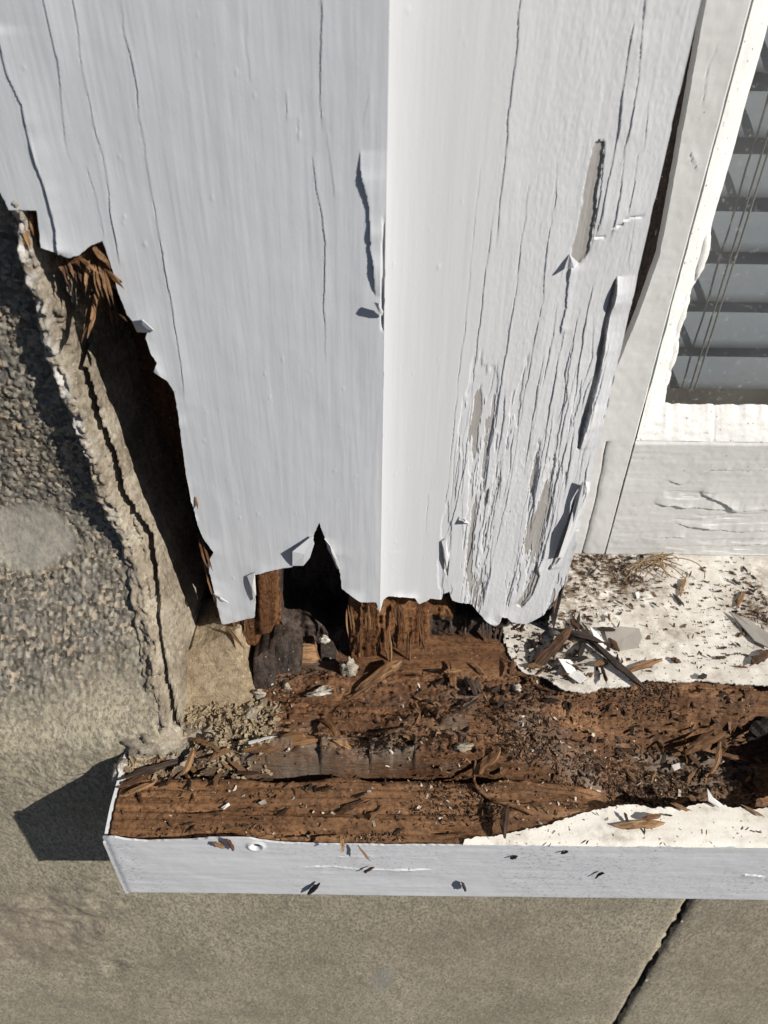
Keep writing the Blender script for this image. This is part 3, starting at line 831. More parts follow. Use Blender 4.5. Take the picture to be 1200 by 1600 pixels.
for k in range(60):                                        # nibs under the paint
    a, b, s, h0 = r2.uniform(us[0], XA), r2.uniform(0.09, 0.34), r2.uniform(0.00025, 0.0006), r2.uniform(0.00006, 0.00018)
    j0, j1 = np.searchsorted(us, a-3*s), np.searchsorted(us, a+3*s); i0, i1 = np.searchsorted(zs, b-4*s), np.searchsorted(zs, b+4*s)
    H[i0:i1, j0:j1] += h0*np.exp(-((U[i0:i1, j0:j1]-a)**2+((Z[i0:i1, j0:j1]-b)*0.7)**2)/s**2)
for k, (pts, lift, w, gr) in enumerate([
    ([(-6, 40), (12, 120), (35, 165), (42, 200), (55, 250), (72, 300), (80, 330), (88, 360), (91, 398)], 0.0024, 0.005, 0.0006),
    ([(60, -30), (67, 0), (80, 50), (90, 95), (92, 130), (98, 180), (100, 215), (112, 262)], 0.0008, 0.003, 0.0002),
    ([(106, -40), (113, 0), (122, 50), (125, 90), (135, 140), (150, 210), (160, 240), (168, 290), (172, 330), (180, 375), (186, 416)], 0.0011, 0.003, 0.0004),
    ([(180, -50), (190, 10), (192, 45), (205, 90), (214, 140), (216, 180), (226, 230), (230, 265), (240, 320), (250, 370), (258, 420), (268, 480), (275, 530), (283, 570), (288, 625)], 0.0010, 0.003, 0.0004),
    ([(133, 255), (150, 310), (162, 372)], 0.0003, 0.002, 0.0002),
    ([(385, 0), (384, 70), (390, 130)], 0.0003, 0.002, 0.0002),
    ([(505, -40), (503, 0), (501, 100), (502, 205)], 0.0009, 0.0035, 0.0002),
    ([(488, 240), (494, 290), (503, 335), (507, 370), (508, 420), (504, 470), (508, 510), (507, 565)], 0.0008, 0.003, 0.0003),
    ([(510, 205), (517, 260), (524, 308)], 0.0005, 0.002, 0.0001),
    ([(576, 148), (570, 175), (566, 197)], 0.0004, 0.002, 0.0001),
    ([(446, 140), (446, 190)], 0.0003, 0.002, 0.0001), ([(466, 180), (465, 222)], 0.0003, 0.002, 0.0001)]):
    crack(H, U, Z, [uz_left(*p) for p in pts], lift=lift*(0.38 if k else 0.65), width=w*0.75, groove=gr*0.7, gw=0.00014, seed=k+1, jit=0.00035, taper=0.1 if k else 0.03)
H *= sst(0.0, 0.0025, XA-U)
# lifted flap beside the arris
fl = [uz_left(*p) for p in [(562, 236), (561, 262), (570, 298), (577, 324), (580, 360), (579, 392), (584, 436), (586, 462)]]
crack(H, U, Z, fl, lift=0.0021, width=0.0075, groove=0.0002, gw=0.0003, jit=0.0004, seed=31, taper=0.18)
d, _, _ = seg_near(U, Z, polyL[::6])
H += 0.0010*np.exp(-d/0.0035)*sst(-0.2, 0.5, fbm(U*60, Z*60, 9, 3))*sst(0.29, 0.25, Z)*sst(0.004, 0.009, XA-U)
gapz = sst(uz_left(600, 520)[1], uz_left(600, 500)[1], Z)*sst(uz_left(600, 330)[1], uz_left(600, 370)[1], Z)
H -= 0.0016*gapz*sst(0.0013, 0.0006, XA-U-0.0002*fbm(Z*200, Z*0, 3, 3))
film('front_paint', us, zs, lambda u, z, h: (u, Y_POST-h+0*u, z), H, polyL, lambda B: B+np.array([0.0, 0.0010, 0.0]), [MAT['paint'], MAT['edge']], post)

Rout = [(594, 957), (599, 938), (607, 932), (648, 933), (655, 944), (666, 940), (672, 935), (690, 937), (693, 928), (702, 924), (707, 938), (716, 941), (738, 945), (748, 958), (758, 968), (773, 977), (780, 972), (784, 962), (792, 964), (800, 972), (822, 976), (846, 962), (866, 947), (874, 925)]
poly = [uz_right(a, b) for a, b in Rout]
poly = [(0.0, ZT), (0.0, poly[0][1])]+poly[1:]+[(U_END, poly[-1][1]+0.006), (U_END, ZT)]
polyR = rough_poly(poly, 0.0016, 0.00025, 18)
us = axis((0.0, U_END, 0.00027)); zs = axis((0.070, 0.345, 0.00060), (0.345, ZT, 0.012))
U, Z = np.meshgrid(us, zs)
H = 0.00018*fbm(U*30, Z*9, 15, 4)+0.00004*fbm(U*420, Z*22, 16, 3)
right_w = sst(0.022, 0.055, U)
H += right_w*(0.00010*fbm(U*500, Z*40, 17, 4)+0.00007*fbm(U*1400, Z*900, 18, 2))
for k in range(360):
    a, b, s, h0 = r2.uniform(0, U_END), r2.uniform(0.08, 0.34), r2.uniform(0.00025, 0.0006), r2.uniform(0.00005, 0.00018)
    if k > 60: a, b, s = r2.uniform(0.045, 0.075), r2.normal(0.16, 0.016), r2.uniform(0.0002, 0.0005)
    j0, j1 = np.searchsorted(us, a-3*s), np.searchsorted(us, a+3*s); i0, i1 = np.searchsorted(zs, b-4*s), np.searchsorted(zs, b+4*s)
    H[i0:i1, j0:j1] += h0*np.exp(-((U[i0:i1, j0:j1]-a)**2+((Z[i0:i1, j0:j1]-b)*0.7)**2)/s**2)
RC = [
    ([(815, -40), (812, 0), (806, 90), (797, 155), (791, 225), (783, 290), (775, 388)], 0.0007, 0.004, 0.0004),
    ([(752, 255), (743, 330), (735, 420), (725, 520), (715, 600), (708, 680), (700, 760), (692, 812)], 0.0004, 0.003, 0.0003),
    ([(771, 320), (766, 380), (756, 450), (746, 530), (736, 640), (726, 720), (713, 790), (700, 830), (690, 855), (696, 885), (700, 925)], 0.0007, 0.003, 0.0004),
    ([(827, 280), (822, 330), (815, 380), (808, 440), (800, 490), (789, 560), (780, 620), (765, 700), (750, 780), (737, 855), (730, 885), (718, 945)], 0.0009, 0.003, 0.0004),
    ([(872, 240), (868, 310), (858, 370), (853, 395), (848, 470), (838, 520), (830, 560), (815, 640), (805, 700), (790, 790), (771, 860), (760, 920), (750, 962)], 0.0008, 0.003, 0.0004),
    ([(882, 510), (872, 560), (862, 620), (850, 690), (838, 760), (822, 830), (806, 890), (797, 925), (786, 968)], 0.0012, 0.004, 0.0005),
    ([(905, 480), (895, 540), (884, 600), (872, 680), (862, 750), (850, 820), (838, 870)], 0.0008, 0.003, 0.0004),
    ([(930, 430), (915, 500), (905, 560), (900, 610), (893, 650), (880, 712), (868, 790), (858, 830), (848, 870), (834, 900), (812, 945)], 0.0011, 0.003, 0.0005),
    ([(1014, -30), (1008, 5), (1003, 60), (998, 120), (986, 185), (976, 230), (970, 300), (958, 355), (953, 380)], 0.0011, 0.003, 0.0005),
    ([(992, 30), (985, 60), (974, 140), (968, 195), (955, 255), (946, 300), (940, 335), (930, 372)], 0.0013, 0.004, 0.0004),
    ([(1013, 150), (1006, 228), (996, 240), (990, 290), (982, 335)], 0.0006, 0.002, 0.0004),
    ([(991, 342), (986, 380), (980, 425)], 0.0006, 0.002, 0.0004),
    ([(964, 432), (957, 465), (947, 508), (940, 556), (932, 596), (920, 640), (912, 670), (904, 702)], 0.0034, 0.005, 0.0008),
    ([(914, 752), (904, 775), (893, 800), (886, 830), (879, 850), (868, 872), (858, 890)], 0.0030, 0.004, 0.0006),
    ([(842, 876), (836, 900), (829, 925), (812, 950)], 0.0020, 0.003, 0.0004),
    ([(668, 770), (667, 800), (665, 835)], 0.0003, 0.002, 0.0003),
    ([(893, 412), (889, 422), (886, 440), (884, 480), (874, 522)], 0.0022, 0.003, 0.0004),
    ([(946, 222), (938, 300), (930, 345), (926, 375), (921, 396)], 0.0012, 0.004, 0.0003)]
for k, (pts, lift, w, gr) in enumerate(RC):
    crack(H, U, Z, [uz_right(*p) for p in pts], lift=lift*(0.8 if lift > 0.0015 else 0.45), width=w*(1.0 if lift > 0.0015 else 1.4), groove=gr*0.6, gw=0.00015, seed=k+40, jit=0.0005, taper=0.08)
for k in range(46):                                          # finer splits crowding the weathered half
    u0 = r2.uniform(0.030, 0.088); z0 = r2.uniform(0.085, 0.20); ln = r2.uniform(0.012, 0.06)
    pts = [(u0+r2.normal()*0.0008, z0+ln*t) for t in (0, 0.33, 0.66, 1)]
    crack(H, U, Z, pts, lift=r2.uniform(0.0001, 0.0005), width=r2.uniform(0.002, 0.008), groove=r2.uniform(0.0001, 0.0003), seed=k, jit=0.0004, taper=0.3)
wz = sst(0.018, 0.045, U)*sst(0.25, 0.16, Z)
lay = fbm(U*170+3, Z*15, 45, 5, 0.58)+0.12*fbm(U*700, Z*260, 46, 3)
H -= 0.00034*sst(0.10, 0.14, lay*wz)+0.00030*sst(0.26, 0.29, lay*wz)
# strip where a whole flake has come away
bare0 = [uz_right(*p) for p in [(928, 222), (945, 222), (938, 270), (931, 335), (925, 372), (920, 394), (905, 412), (892, 414), (893, 395), (902, 350), (912, 295), (920, 250)]]
bare = rough_poly(bare0, 0.0014, 0.0004, 77)
bares = [bare]+[[uz_right(*p) for p in q] for q in (
    [(690, 850), (697, 846), (702, 880), (699, 905), (694, 885)], [(895, 785), (903, 772), (898, 806), (886, 832), (880, 862), (868, 880), (860, 885), (872, 850), (884, 818)],
    [(838, 880), (843, 900), (832, 930), (815, 950), (806, 945), (824, 918)], [(958, 440), (964, 432), (948, 510), (938, 560), (922, 636), (910, 668), (905, 700), (900, 700), (912, 640), (930, 575), (940, 510)], [(756, 770), (764, 762), (762, 786), (756, 792)])]
for q in bares:
    d, _, _ = seg_near(U, Z, q)
    H -= np.where(inside(U, Z, q), 0.0007*sst(0, 0.0004, d), 0)
# brittle cross cracks
for a, b, sd in [((928, 371), (946, 373), 1), ((956, 356), (973, 350), 2), ((973, 343), (1006, 339), 3)]:
    hcrack(H, U, Z, [uz_right(*a), uz_right(*b)], lift=0.0003, width=0.0015, groove=0.0012, gw=0.00035, side=-1, jit=0.0009, seed=sd, taper=0.05)
d, _, _ = seg_near(U, Z, polyR[::6])
H += 0.0012*np.exp(-d/0.003)*sst(-0.2, 0.5, fbm(U*70, Z*60, 19, 3))*(Z < 0.13)*sst(0.004, 0.009, U)
H *= sst(0.0, 0.0025, U)
def pos_splay(u, z, h):
    a = np.interp(u, _us, _ang)
    return (XA+np.interp(u, _us, _sx)+h*np.sin(a), Y_POST+np.interp(u, _us, _sy)-h*np.cos(a), z)
film('splay_paint', us, zs, pos_splay, H, polyR, lambda B: B+np.array([-0.0002, 0.0010, 0.0]), [MAT['paint_splay'], MAT['edge'], MAT['under']], post, patches=[(lay*wz > 0.285, 2)]+[(rough_poly(q, 0.0012, 0.0003, 5), 2) for q in bares])

# wood behind the paint: sound above, eaten into a cavity at the foot and along the left edge
xs = axis((-0.122, X_END-0.0012, 0.0006)); zs = axis((0.050, 0.30, 0.00075), (0.30, ZT-0.002, 0.02))
X, Z = np.meshgrid(xs, zs)
yf = y_front(X)
px, py = project(X, yf, Z)
wx = px+9*fbm(X*90, Z*25, 51, 4); wy = py+12*fbm(X*120, Z*60, 53, 4)
dep = np.full(X.shape, 0.0022)
def region(poly_, depth, soft=0.0):
    m = inside(wx, wy, poly_)
    dep[m] = depth
# left edge eaten away behind the film
region([(-400, 250), (0, 250), (20, 332), (70, 392), (120, 440), (200, 470), (262, 560), (300, 640), (330, 760), (352, 880), (372, 1000), (372, 1300), (-400, 1300)], 0.048)
region([(330, 860), (600, 830), (600, 1300), (330, 1300)], 0.012)
region([(12, 322), (64, 322), (72, 380), (64, 402), (40, 398), (22, 360)], 0.0042)
region([(80, 385), (120, 392), (165, 368), (186, 440), (198, 478), (170, 470), (140, 452), (110, 440), (84, 420)], 0.0045)
region([(352, 950), (396, 945), (402, 1030), (360, 1010)], 0.0035)
region([(398, 880), (432, 880), (434, 960), (424, 1000), (400, 1004)], 0.0016)
region([(434, 860), (470, 862), (498, 806), (536, 880), (548, 930), (562, 960), (556, 1010), (520, 1018), (436, 1000)], 0.036)
region([(545, 935), (594, 930), (596, 1300), (540, 1300)], 0.0065)
region([(596, 915), (800, 915), (800, 1300), (596, 1300)], 0.0075)
region([(690, 925), (800, 925), (790, 992), (742, 1000), (712, 985), (690, 955)], 0.026)
region([(672, 988), (800, 992), (800, 1300), (672, 1300)], 0.0095)
region([(796, 960), (900, 935), (900, 1300), (796, 1300)], 0.010)
# soften the steps a little
for _ in range(2):
    dep[1:-1, 1:-1] = 0.2*(dep[1:-1, 1:-1]+dep[:-2, 1:-1]+dep[2:, 1:-1]+dep[1:-1, :-2]+dep[1:-1, 2:])
eaten = sst(0.0022, 0.006, dep)
dep = dep+eaten*(0.0016*fbm(X*420, Z*45, 55, 4)+0.0022*fbm(X*110, Z*90, 57, 5, 0.6)+0.0010*np.abs(fbm(X*260, Z*240, 59, 3)))
dep = np.maximum(dep, 0.0018)
V = np.stack([X, yf+dep, Z], -1).reshape(-1, 3)
F = grid_faces(*X.shape)
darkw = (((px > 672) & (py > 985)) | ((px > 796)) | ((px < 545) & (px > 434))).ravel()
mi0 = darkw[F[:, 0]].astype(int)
def to_back(B):
    B = B.copy(); B[:, 1] = 0.152; return B
V2, F2, mi = skirted(V, F, to_back)
mesh_obj('wood_core', V2, F2, [MAT['rot_post'], MAT['dark_wood_and_shade']], post, midx=np.concatenate([mi0, np.zeros(len(F2)-len(F), int)]))
# painted return of the post, back to the sash
zs = axis((0.062, ZT-0.001, 0.004)); ys = axis((Y_END+0.001, 0.153, 0.004))
U, Z = np.meshgrid(ys, zs)
film('return_paint', ys, zs, lambda u, z, h: (X_END-0.0004+h, u, z), 0.0003*fbm(U*50, Z*30, 4, 3), None, None, MAT['paint_splay'], post)

# ------------------------------------------------------------------ chips and splinters
def chip_mesh(L, W, T, seed, bend=0.0, n=7, taper=0.6, blunt=5.0, ragged=0.09):
    """a split sliver along x: uneven section, ragged tapering ends"""
    r = np.random.default_rng(seed)
    V = []; F = []
    for i in range(n):
        t = i/(n-1)
        e = 1-taper*abs(2*t-1)**blunt
        w, h = W*0.5*e*r.uniform(0.75, 1.15), T*0.5*e*r.uniform(0.7, 1.2)
        cy = r.normal()*W*0.06+bend*L*4*(t-0.5)**2*-1+bend*L; cz = r.normal()*T*0.10
        x0 = (t-0.5)*L
        for (a, b) in ((-1, -1), (0.1, -1.1), (1, -0.8), (0.9, 0.9), (-0.1, 1.15), (-1, 0.8)):
            xe = x0+(r.normal()*L*ragged if i in (0, n-1) else r.normal()*L*0.02)
            V.append((xe, cy+a*w*r.uniform(0.85, 1.1), cz+b*h*r.uniform(0.8, 1.1)))
    m = 6
    for i in range(n-1):
        for j in range(m):
            F.append([i*m+j, i*m+(j+1) % m, (i+1)*m+(j+1) % m, (i+1)*m+j])
    for s in (0, (n-1)*m):
        q = [s+j for j in range(m)]
        for f in ([q[0], q[1], q[2], q[3]], [q[0], q[3], q[4], q[5]]):
            F.append(f if s else f[::-1])
    return np.array(V), np.array(F)[:, ::-1]

def frame(a, b, up=(0, 0, 1)):
    x = b-a; L = np.linalg.norm(x); x = x/L
    up = np.array(up, float); y = np.cross(up, x); y /= np.linalg.norm(y); z = np.cross(x, y)
    return L, np.stack([x, y, z], 1), 0.5*(a+b)

def chip_between(name, a, b, W, T, mat, seed, parent=None, bend=0.0, up=(0, 0, 1), taper=0.6, n=7, blunt=5.0):
    a = np.array(a, float); b = np.array(b, float)
    L, R, c = frame(a, b, up)
    V, F = chip_mesh(L, W, T, seed, bend, n, taper, blunt)
    me = mesh_obj(name, V, F, mat, None, smooth=False)
    me.rotation_euler = Matrix(R.tolist()).to_euler()
    if parent is not None:
        me.parent = parent; me.location = c-root_loc(parent)
    else:
        me.location = c
    return me

def on_sill(px, py, up=0.0):
    p = hit_z(px, py, sill_h)
    p[2] = max(p[2], float(sill_h(p[:1], p[1:2])[0]))+up
    return p

# splinters of the post: the torn tuft at the left edge, the broken column and fibres in the cavity
for k, (a, b, c, d, w, y0, y1, m) in enumerate([
    (148, 415, 158, 462, 7, 0.0825, 0.079, 'chip_bright'), (156, 412, 172, 466, 7, 0.0825, 0.077, 'chip_bright'), (163, 418, 188, 446, 5, 0.083, 0.077, 'chip_bright'), (140, 410, 134, 448, 5, 0.083, 0.080, 'chip_bright'),
    (152, 445, 138, 518, 16, 0.088, 0.078, 'chip_bright'), (125, 402, 150, 425, 8, 0.082, 0.080, 'chip_bright'), (150, 385, 166, 410, 14, 0.083, 0.081, 'chip_bright'), (30, 340, 42, 388, 13, 0.084, 0.082, 'chip_bright'),
    (48, 335, 50, 370, 8, 0.084, 0.083, 'chip_bright'), (100, 405, 112, 440, 9, 0.085, 0.083, 'chip'), (115, 405, 128, 442, 8, 0.085, 0.082, 'chip'), (85, 398, 95, 425, 8, 0.086, 0.084, 'chip'), (170, 430, 192, 436, 4, 0.083, 0.078, 'chip_bright'),
    (172, 452, 182, 510, 12, 0.094, 0.088, 'chip'), (185, 492, 197, 505, 2.5, 0.083, 0.078, 'chip_bright'),
    (354, 980, 380, 1015, 6, 0.082, 0.074, 'chip_bright'), (366, 972, 372, 1000, 9, 0.084, 0.083, 'chip'), (384, 968, 388, 1000, 8, 0.084, 0.083, 'chip'),
    (545, 950, 549, 985, 9, 0.087, 0.085, 'chip_bright'), (573, 945, 574, 985, 8, 0.086, 0.084, 'chip_bright'), (560, 985, 563, 1030, 9, 0.088, 0.085, 'chip'), (605, 985, 608, 1035, 9, 0.088, 0.086, 'chip_bright'),
    (640, 990, 638, 1030, 9, 0.089, 0.087, 'chip'), (655, 950, 660, 1010, 10, 0.089, 0.087, 'chip'), (622, 945, 626, 985, 14, 0.089, 0.087, 'chip'), (682, 985, 706, 998, 5, 0.090, 0.084, 'chip'),
    (300, 760, 307, 800, 4, 0.083, 0.080, 'chip'), (312, 835, 326, 880, 8, 0.084, 0.081, 'chip'), (320, 880, 336, 935, 7, 0.083, 0.081, 'chip'), (335, 930, 345, 970, 5, 0.083, 0.0815, 'chip'),
    (872, 925, 866, 955, 5, 0.103, 0.098, 'chip'), (700, 950, 702, 985, 12, 0.106, 0.100, 'chip_dark'), (730, 955, 728, 990, 12, 0.106, 0.100, 'chip_dark'), (760, 965, 762, 1000, 12, 0.104, 0.097, 'chip_dark'),
    (782, 975, 770, 1040, 14, 0.104, 0.092, 'dark_wood_and_shade'), (795, 985, 790, 1035, 8, 0.104, 0.092, 'dark_wood_and_shade')]):
    W = w*0.00026
    ns = 1 if w < 5.5 else (2 if w < 9 else 3)
    for q in range(ns):
        o_ = (q-(ns-1)/2)*w/ns
        jx, jy = random.gauss(0, 1.0), random.gauss(0, 5)
        chip_between('splinter', hit_y(a+o_, b+jy*0.4, y0), hit_y(c+o_*1.2+jx, d+jy, y1-0.0006*q), W/ns*1.15, W/ns*0.7, MAT[m], 300+k*4+q, post, bend=0.03*((k+q) % 3-1), up=(0.2, -1, 0.1), taper=0.8, blunt=3.0)

# dark packers wedged between the post's foot and the stone
for k, (pts, m) in enumerate([
    ([(394, 1036, 0.074), (410, 1022, 0.077), (424, 1016, 0.078), (431, 1060, 0.072), (430, 1112, 0.064), (404, 1108, 0.065), (396, 1070, 0.070)], 'dark_wood_and_shade'),
    ([(426, 1002, 0.083), (446, 990, 0.087), (468, 1004, 0.084), (470, 1050, 0.077), (462, 1102, 0.069), (434, 1110, 0.067), (432, 1050, 0.076)], 'dark_wood_and_shade'),
    ([(472, 1010, 0.088), (490, 1004, 0.090), (500, 1040, 0.083), (494, 1080, 0.075), (474, 1092, 0.073)], 'chip'),
    ([(502, 1000, 0.092), (520, 1010, 0.090), (526, 1050, 0.082), (506, 1070, 0.078)], 'dark_wood_and_shade'),
    ([(528, 990, 0.096), (548, 1000, 0.094), (552, 1040, 0.086), (534, 1056, 0.082)], 'chip_dark'),
    ([(436, 950, 0.104), (470, 960, 0.104), (476, 1004, 0.096), (440, 1000, 0.096)], 'dark_wood_and_shade'),
    ([(500, 975, 0.106), (524, 985, 0.104), (520, 1010, 0.100), (498, 1008, 0.100)], 'chip_dark')]):
    slab_px('packer', pts, 0.012, MAT[m], post, 71+k, 0.0012, 0.0007, edge=0.0006, stretch=0.25)
for k, (a, b, yy, r) in enumerate([(405, 1085, 0.066, (0.003, 0.0015, 0.004)), (448, 1075, 0.070, (0.0025, 0.0012, 0.003)), (505, 1000, 0.088, (0.003, 0.002, 0.0025))]):
    rock('lime_scab', hit_y(a, b, yy), r, 130+k, MAT['crumb_pale'], post, 0.6, 20, 12)

# curled scraps of the paint skin
def curl(name, pts, seed, mat, parent, curl_r=0.02, out=0.0006, axis_px=None, back=0.0005):
    """a flake lifting off: outline on the post face given as (px, py, lift)"""
    W = [hit_y(a, b, Y_POST-l) if a < 600 else hit_y(a, b, float(y_splay(hit_y(a, b, Y_POST+0.012)[0]))-l) for a, b, l in pts]
    W = np.array(W); c = W.mean(0)
    n = len(W)
    rings = [W, 0.5*(W+c)+np.array([0, -out, 0]), np.array([c+np.array([0, -out*1.4, 0])])]
    V = np.concatenate(rings+[W+np.array([0, back, 0])])
    F = []
    for i in range(n):
        j = (i+1) % n
        F.append([i, j, n+j, n+i]); F.append([n+i, n+j, 2*n, 2*n]); F.append([j, i, 2*n+1+i, 2*n+1+j])
    F = np.array(F)
    Q = F[F[:, 2] != F[:, 3]]
    T = F[F[:, 2] == F[:, 3]][:, :3]
    me = bpy.data.meshes.new(name)
    me.from_pydata([tuple(v-root_loc(parent)) for v in V], [], [tuple(int(x) for x in q) for q in Q]+[tuple(int(x) for x in t) for t in T])
    me.materials.append(mat)
    o = bpy.data.objects.new(name, me); o.parent = parent; col.objects.link(o)
    return o
curl('paint_flake', [(507, 842, 0.0005), (516, 853, 0.0018), (526, 873, 0.0020), (532, 893, 0.0014), (526, 888, 0.0005), (517, 866, 0.0003)], 2, MAT['paint_old'], post)
curl('paint_flake', [(457, 884, 0.0010), (457, 862, 0.0034), (487, 838, 0.0016), (491, 850, 0.0012), (484, 872, 0.0010), (474, 884, 0.0010)], 3, MAT['paint'], post, out=0.0001)
curl('paint_flake', [(386, 900, 0.001), (398, 895, 0.0014), (400, 930, 0.0014), (396, 938, 0.001), (390, 915, 0.0012)], 4, MAT['paint_old'], post)
curl('paint_flake', [(206, 502, 0.0005), (222, 500, 0.0045), (240, 516, 0.0075), (234, 520, 0.006), (214, 519, 0.001)], 5, MAT['paint'], post)
curl('paint_flake', [(584, 472, 0.0030), (592, 474, 0.0045), (599, 488, 0.0015), (597, 494, 0.0010), (590, 484, 0.0012)], 6, MAT['paint'], post)
curl('paint_flake', [(333, 928, 0.0004), (344, 934, 0.004), (357, 942, 0.0048), (344, 940, 0.003)], 7, MAT['paint'], post)
curl('paint_flake', [(906, 760, 0.0004), (912, 752, 0.0035), (909, 790, 0.0035), (898, 830, 0.002), (880, 870, 0.0012), (872, 872, 0.003), (886, 830, 0.0045)], 8, MAT['paint_splay'], post)
curl('paint_flake', [(690, 846, 0.0010), (697, 842, 0.0010), (702, 870, 0.0008), (698, 890, 0.0010), (693, 872, 0.0014)], 9, MAT['paint_splay'], post)
curl('paint_flake', [(898, 885, 0.0004), (890, 398, 0.0004), (905, 412, 0.0035), (897, 418, 0.0045), (887, 420, 0.0035)][1:], 10, MAT['paint_splay'], post)
curl('paint_flake', [(719, 808, 0.001), (727, 812, 0.0028), (734, 818, 0.001), (726, 817, 0.0035)], 11, MAT['paint_splay'], post)

# ------------------------------------------------------------------ window sash
sash = empty('casement_window', (0.2, Y_SASH+0.01, 0.066))
tag(sash, 'cream white window sash with cracked bottom rail and chipped putty around the glass', 'window sash')
zb = float(sill_plane(0, Y_SASH))+0.0012
XS1 = np.mean([hit_y(a, b, Y_SASH)[0] for a, b in [(1120, 200), (1075, 400), (1030, 545)]])      # edge of the stile's flat
XG = np.mean([hit_y(a, b, Y_GLASS)[0] for a, b in [(1172, 170), (1105, 370), (1052, 530)]])      # edge of the visible glass
ZR = hit_y(1100, 692, Y_SASH)[2]                                                                 # top of the rail's flat
ZG = hit_y(1100, 632, Y_GLASS)[2]
XM = hit_y(920, 820, Y_SASH)[0]
print('sash', XS1, XG, ZR, ZG, XM, zb)
def old_relief(U, Z, seed): return 0.0003*fbm(U*60, Z*60, seed, 4)+0.00015*fbm(U*350, Z*350, seed+1, 3)
us = axis((X_END-0.012, XS1, 0.0005)); zs = axis((zb, 0.36, 0.0009), (0.36, ZT, 0.012))
U, Z = np.meshgrid(us, zs)
H = old_relief(U, Z, 3)
for k, pts in enumerate([[(1108, 100), (1102, 130), (1098, 165)], [(1076, 235), (1082, 250), (1090, 268)], [(1120, 70), (1108, 105)]]):
    crack(H, U, Z, [hx(*p, Y_SASH) for p in pts], lift=0.0004, width=0.0015, groove=0.0006, seed=k+70, jit=0.0005, taper=0.2)
H -= 0.0012*sst(XS1-0.0012, XS1, U)**2
xm = XM+0.0006*fbm(Z*60, Z*0, 4, 4)+0.0010*fbm(Z*20, Z*0, 2, 2)
low = Z < ZR
H -= np.where(low, 0.0028*np.exp(-((U-xm)/0.00055)**2), 0)+np.where(low & (U > xm), 0.0009*np.exp(-(U-xm)/0.0016), 0)
gp = [hx(*p, Y_SASH) for p in [(1104, 0), (1086, 100), (1068, 200), (1050, 300), (1031, 400), (1013, 450), (999, 490), (985, 524), (970, 560), (940, 640)]]
gp = rough_poly([(XS1+0.001, zb-0.001), (XS1+0.001, ZT+0.01), (gp[0][0]+0.004, ZT+0.01)]+gp+[(X_END-0.013, gp[-1][1]-0.003), (X_END-0.013, zb-0.001)], 0.002, 0.00015, 6)
film('stile', us, zs, lambda u, z, h: (u, Y_SASH-h+0*u, z), H, gp, lambda B: B+np.array([0, 0.03, 0]), [MAT['paint_old'], MAT['paint_old']], sash)
us = axis((XS1+0.0003, 0.22, 0.0006), (0.22, 0.7, 0.01)); zs = axis((zb+0.0002, ZR, 0.0005))
U, Z = np.meshgrid(us, zs)
H = old_relief(U, Z, 9)+0.00012*fbm(U*40, Z*600, 11, 3)
for k, (pts, l, g_) in enumerate([([(1040, 752), (1062, 757), (1085, 745), (1110, 735), (1140, 736), (1200, 735)], 0.0006, 0.0005), ([(1022, 787), (1060, 792), (1100, 793), (1135, 797), (1165, 798), (1205, 795)], 0.0018, 0.0006),
                                  ([(1056, 815), (1075, 822), (1100, 824), (1140, 830), (1205, 829)], 0.0020, 0.0006), ([(1095, 771), (1120, 783), (1150, 793)], 0.0013, 0.0004), ([(1020, 840), (1070, 838)], 0.0006, 0.0004), ([(1110, 855), (1205, 850)], 0.0008, 0.0005)]):
    hcrack(H, U, Z, [hx(*p, Y_SASH) for p in pts], lift=l, width=0.004, groove=g_, side=1, seed=80+k, jit=0.0014, taper=0.15, low=0.0004)
pl = fbm(U*13+5, Z*120, 47, 4, 0.5)*sst(hx(1000, 800, Y_SASH)[0], hx(1080, 800, Y_SASH)[0], U)*sst(ZR-0.012, ZR-0.03, Z)
H -= 0.0004*sst(0.10, 0.17, pl)+0.0004*sst(0.30, 0.36, pl)
H -= 0.0010*sst(ZR-0.002, ZR, Z)**2
film('bottom_rail', us, zs, lambda u, z, h: (u, Y_SASH-h+0*u, z), H, None, lambda B: B+np.array([0, 0.03, 0]), [MAT['paint_old'], MAT['paint_old']], sash)
V, F = box_arr(X_END-0.02, XS1-0.004, Y_SASH+0.006, Y_SASH+0.011, zb, ZT)
mesh_obj('gap_shade_backing', V, F, MAT['dark_wood_and_shade'], sash, smooth=False)  # dark backing that colours in the shadow gap between post and stile
# putty bevels
zs = axis((ZR-0.002, 0.36, 0.0007), (0.36, ZT, 0.012)); ts = np.linspace(0, 1, 24)
T_, Z = np.meshgrid(ts, zs)
chew = 0.0016*fbm(Z*45, Z*0+1, 61, 4)+0.0011*fbm(Z*170, Z*0, 63, 3)
chew = chew*sst(0.27, 0.20, Z)*T_
bul = 0.0009*np.sin(np.pi*T_)+0.0004*fbm(T_*5, Z*90, 64, 4)
X = XS1+0.0004+(XG-XS1)*T_+chew+bul*0.7; Y = Y_SASH+0.0006+(Y_GLASS-Y_SASH-0.0008)*T_-bul*0.7
V = np.stack([X, Y, Z], -1).reshape(-1, 3)
mesh_obj('stile_putty', V, grid_faces(*X.shape), MAT['putty'], sash)
us = axis((XS1+0.001, 0.24, 0.0007), (0.24, 0.7, 0.01))
U, T_ = np.meshgrid(us, ts)
T_ = T_.copy()
bul = 0.0006*np.sin(np.pi*T_)+0.0006*fbm(U*120, T_*8, 65, 4, 0.6)
X = U; Y = Y_SASH+0.0008+(Y_GLASS-Y_SASH-0.0008)*T_-bul*0.7; Z = ZR+0.0003+(ZG-ZR)*T_+bul*0.7+0.0007*fbm(U*400, U*0, 66, 3)*T_
cr = np.exp(-((U-hit_y(1116, 660, 0.16)[0])/0.0004)**2); Z = Z-0.0008*cr
V = np.stack([X, Y, Z], -1).reshape(-1, 3)
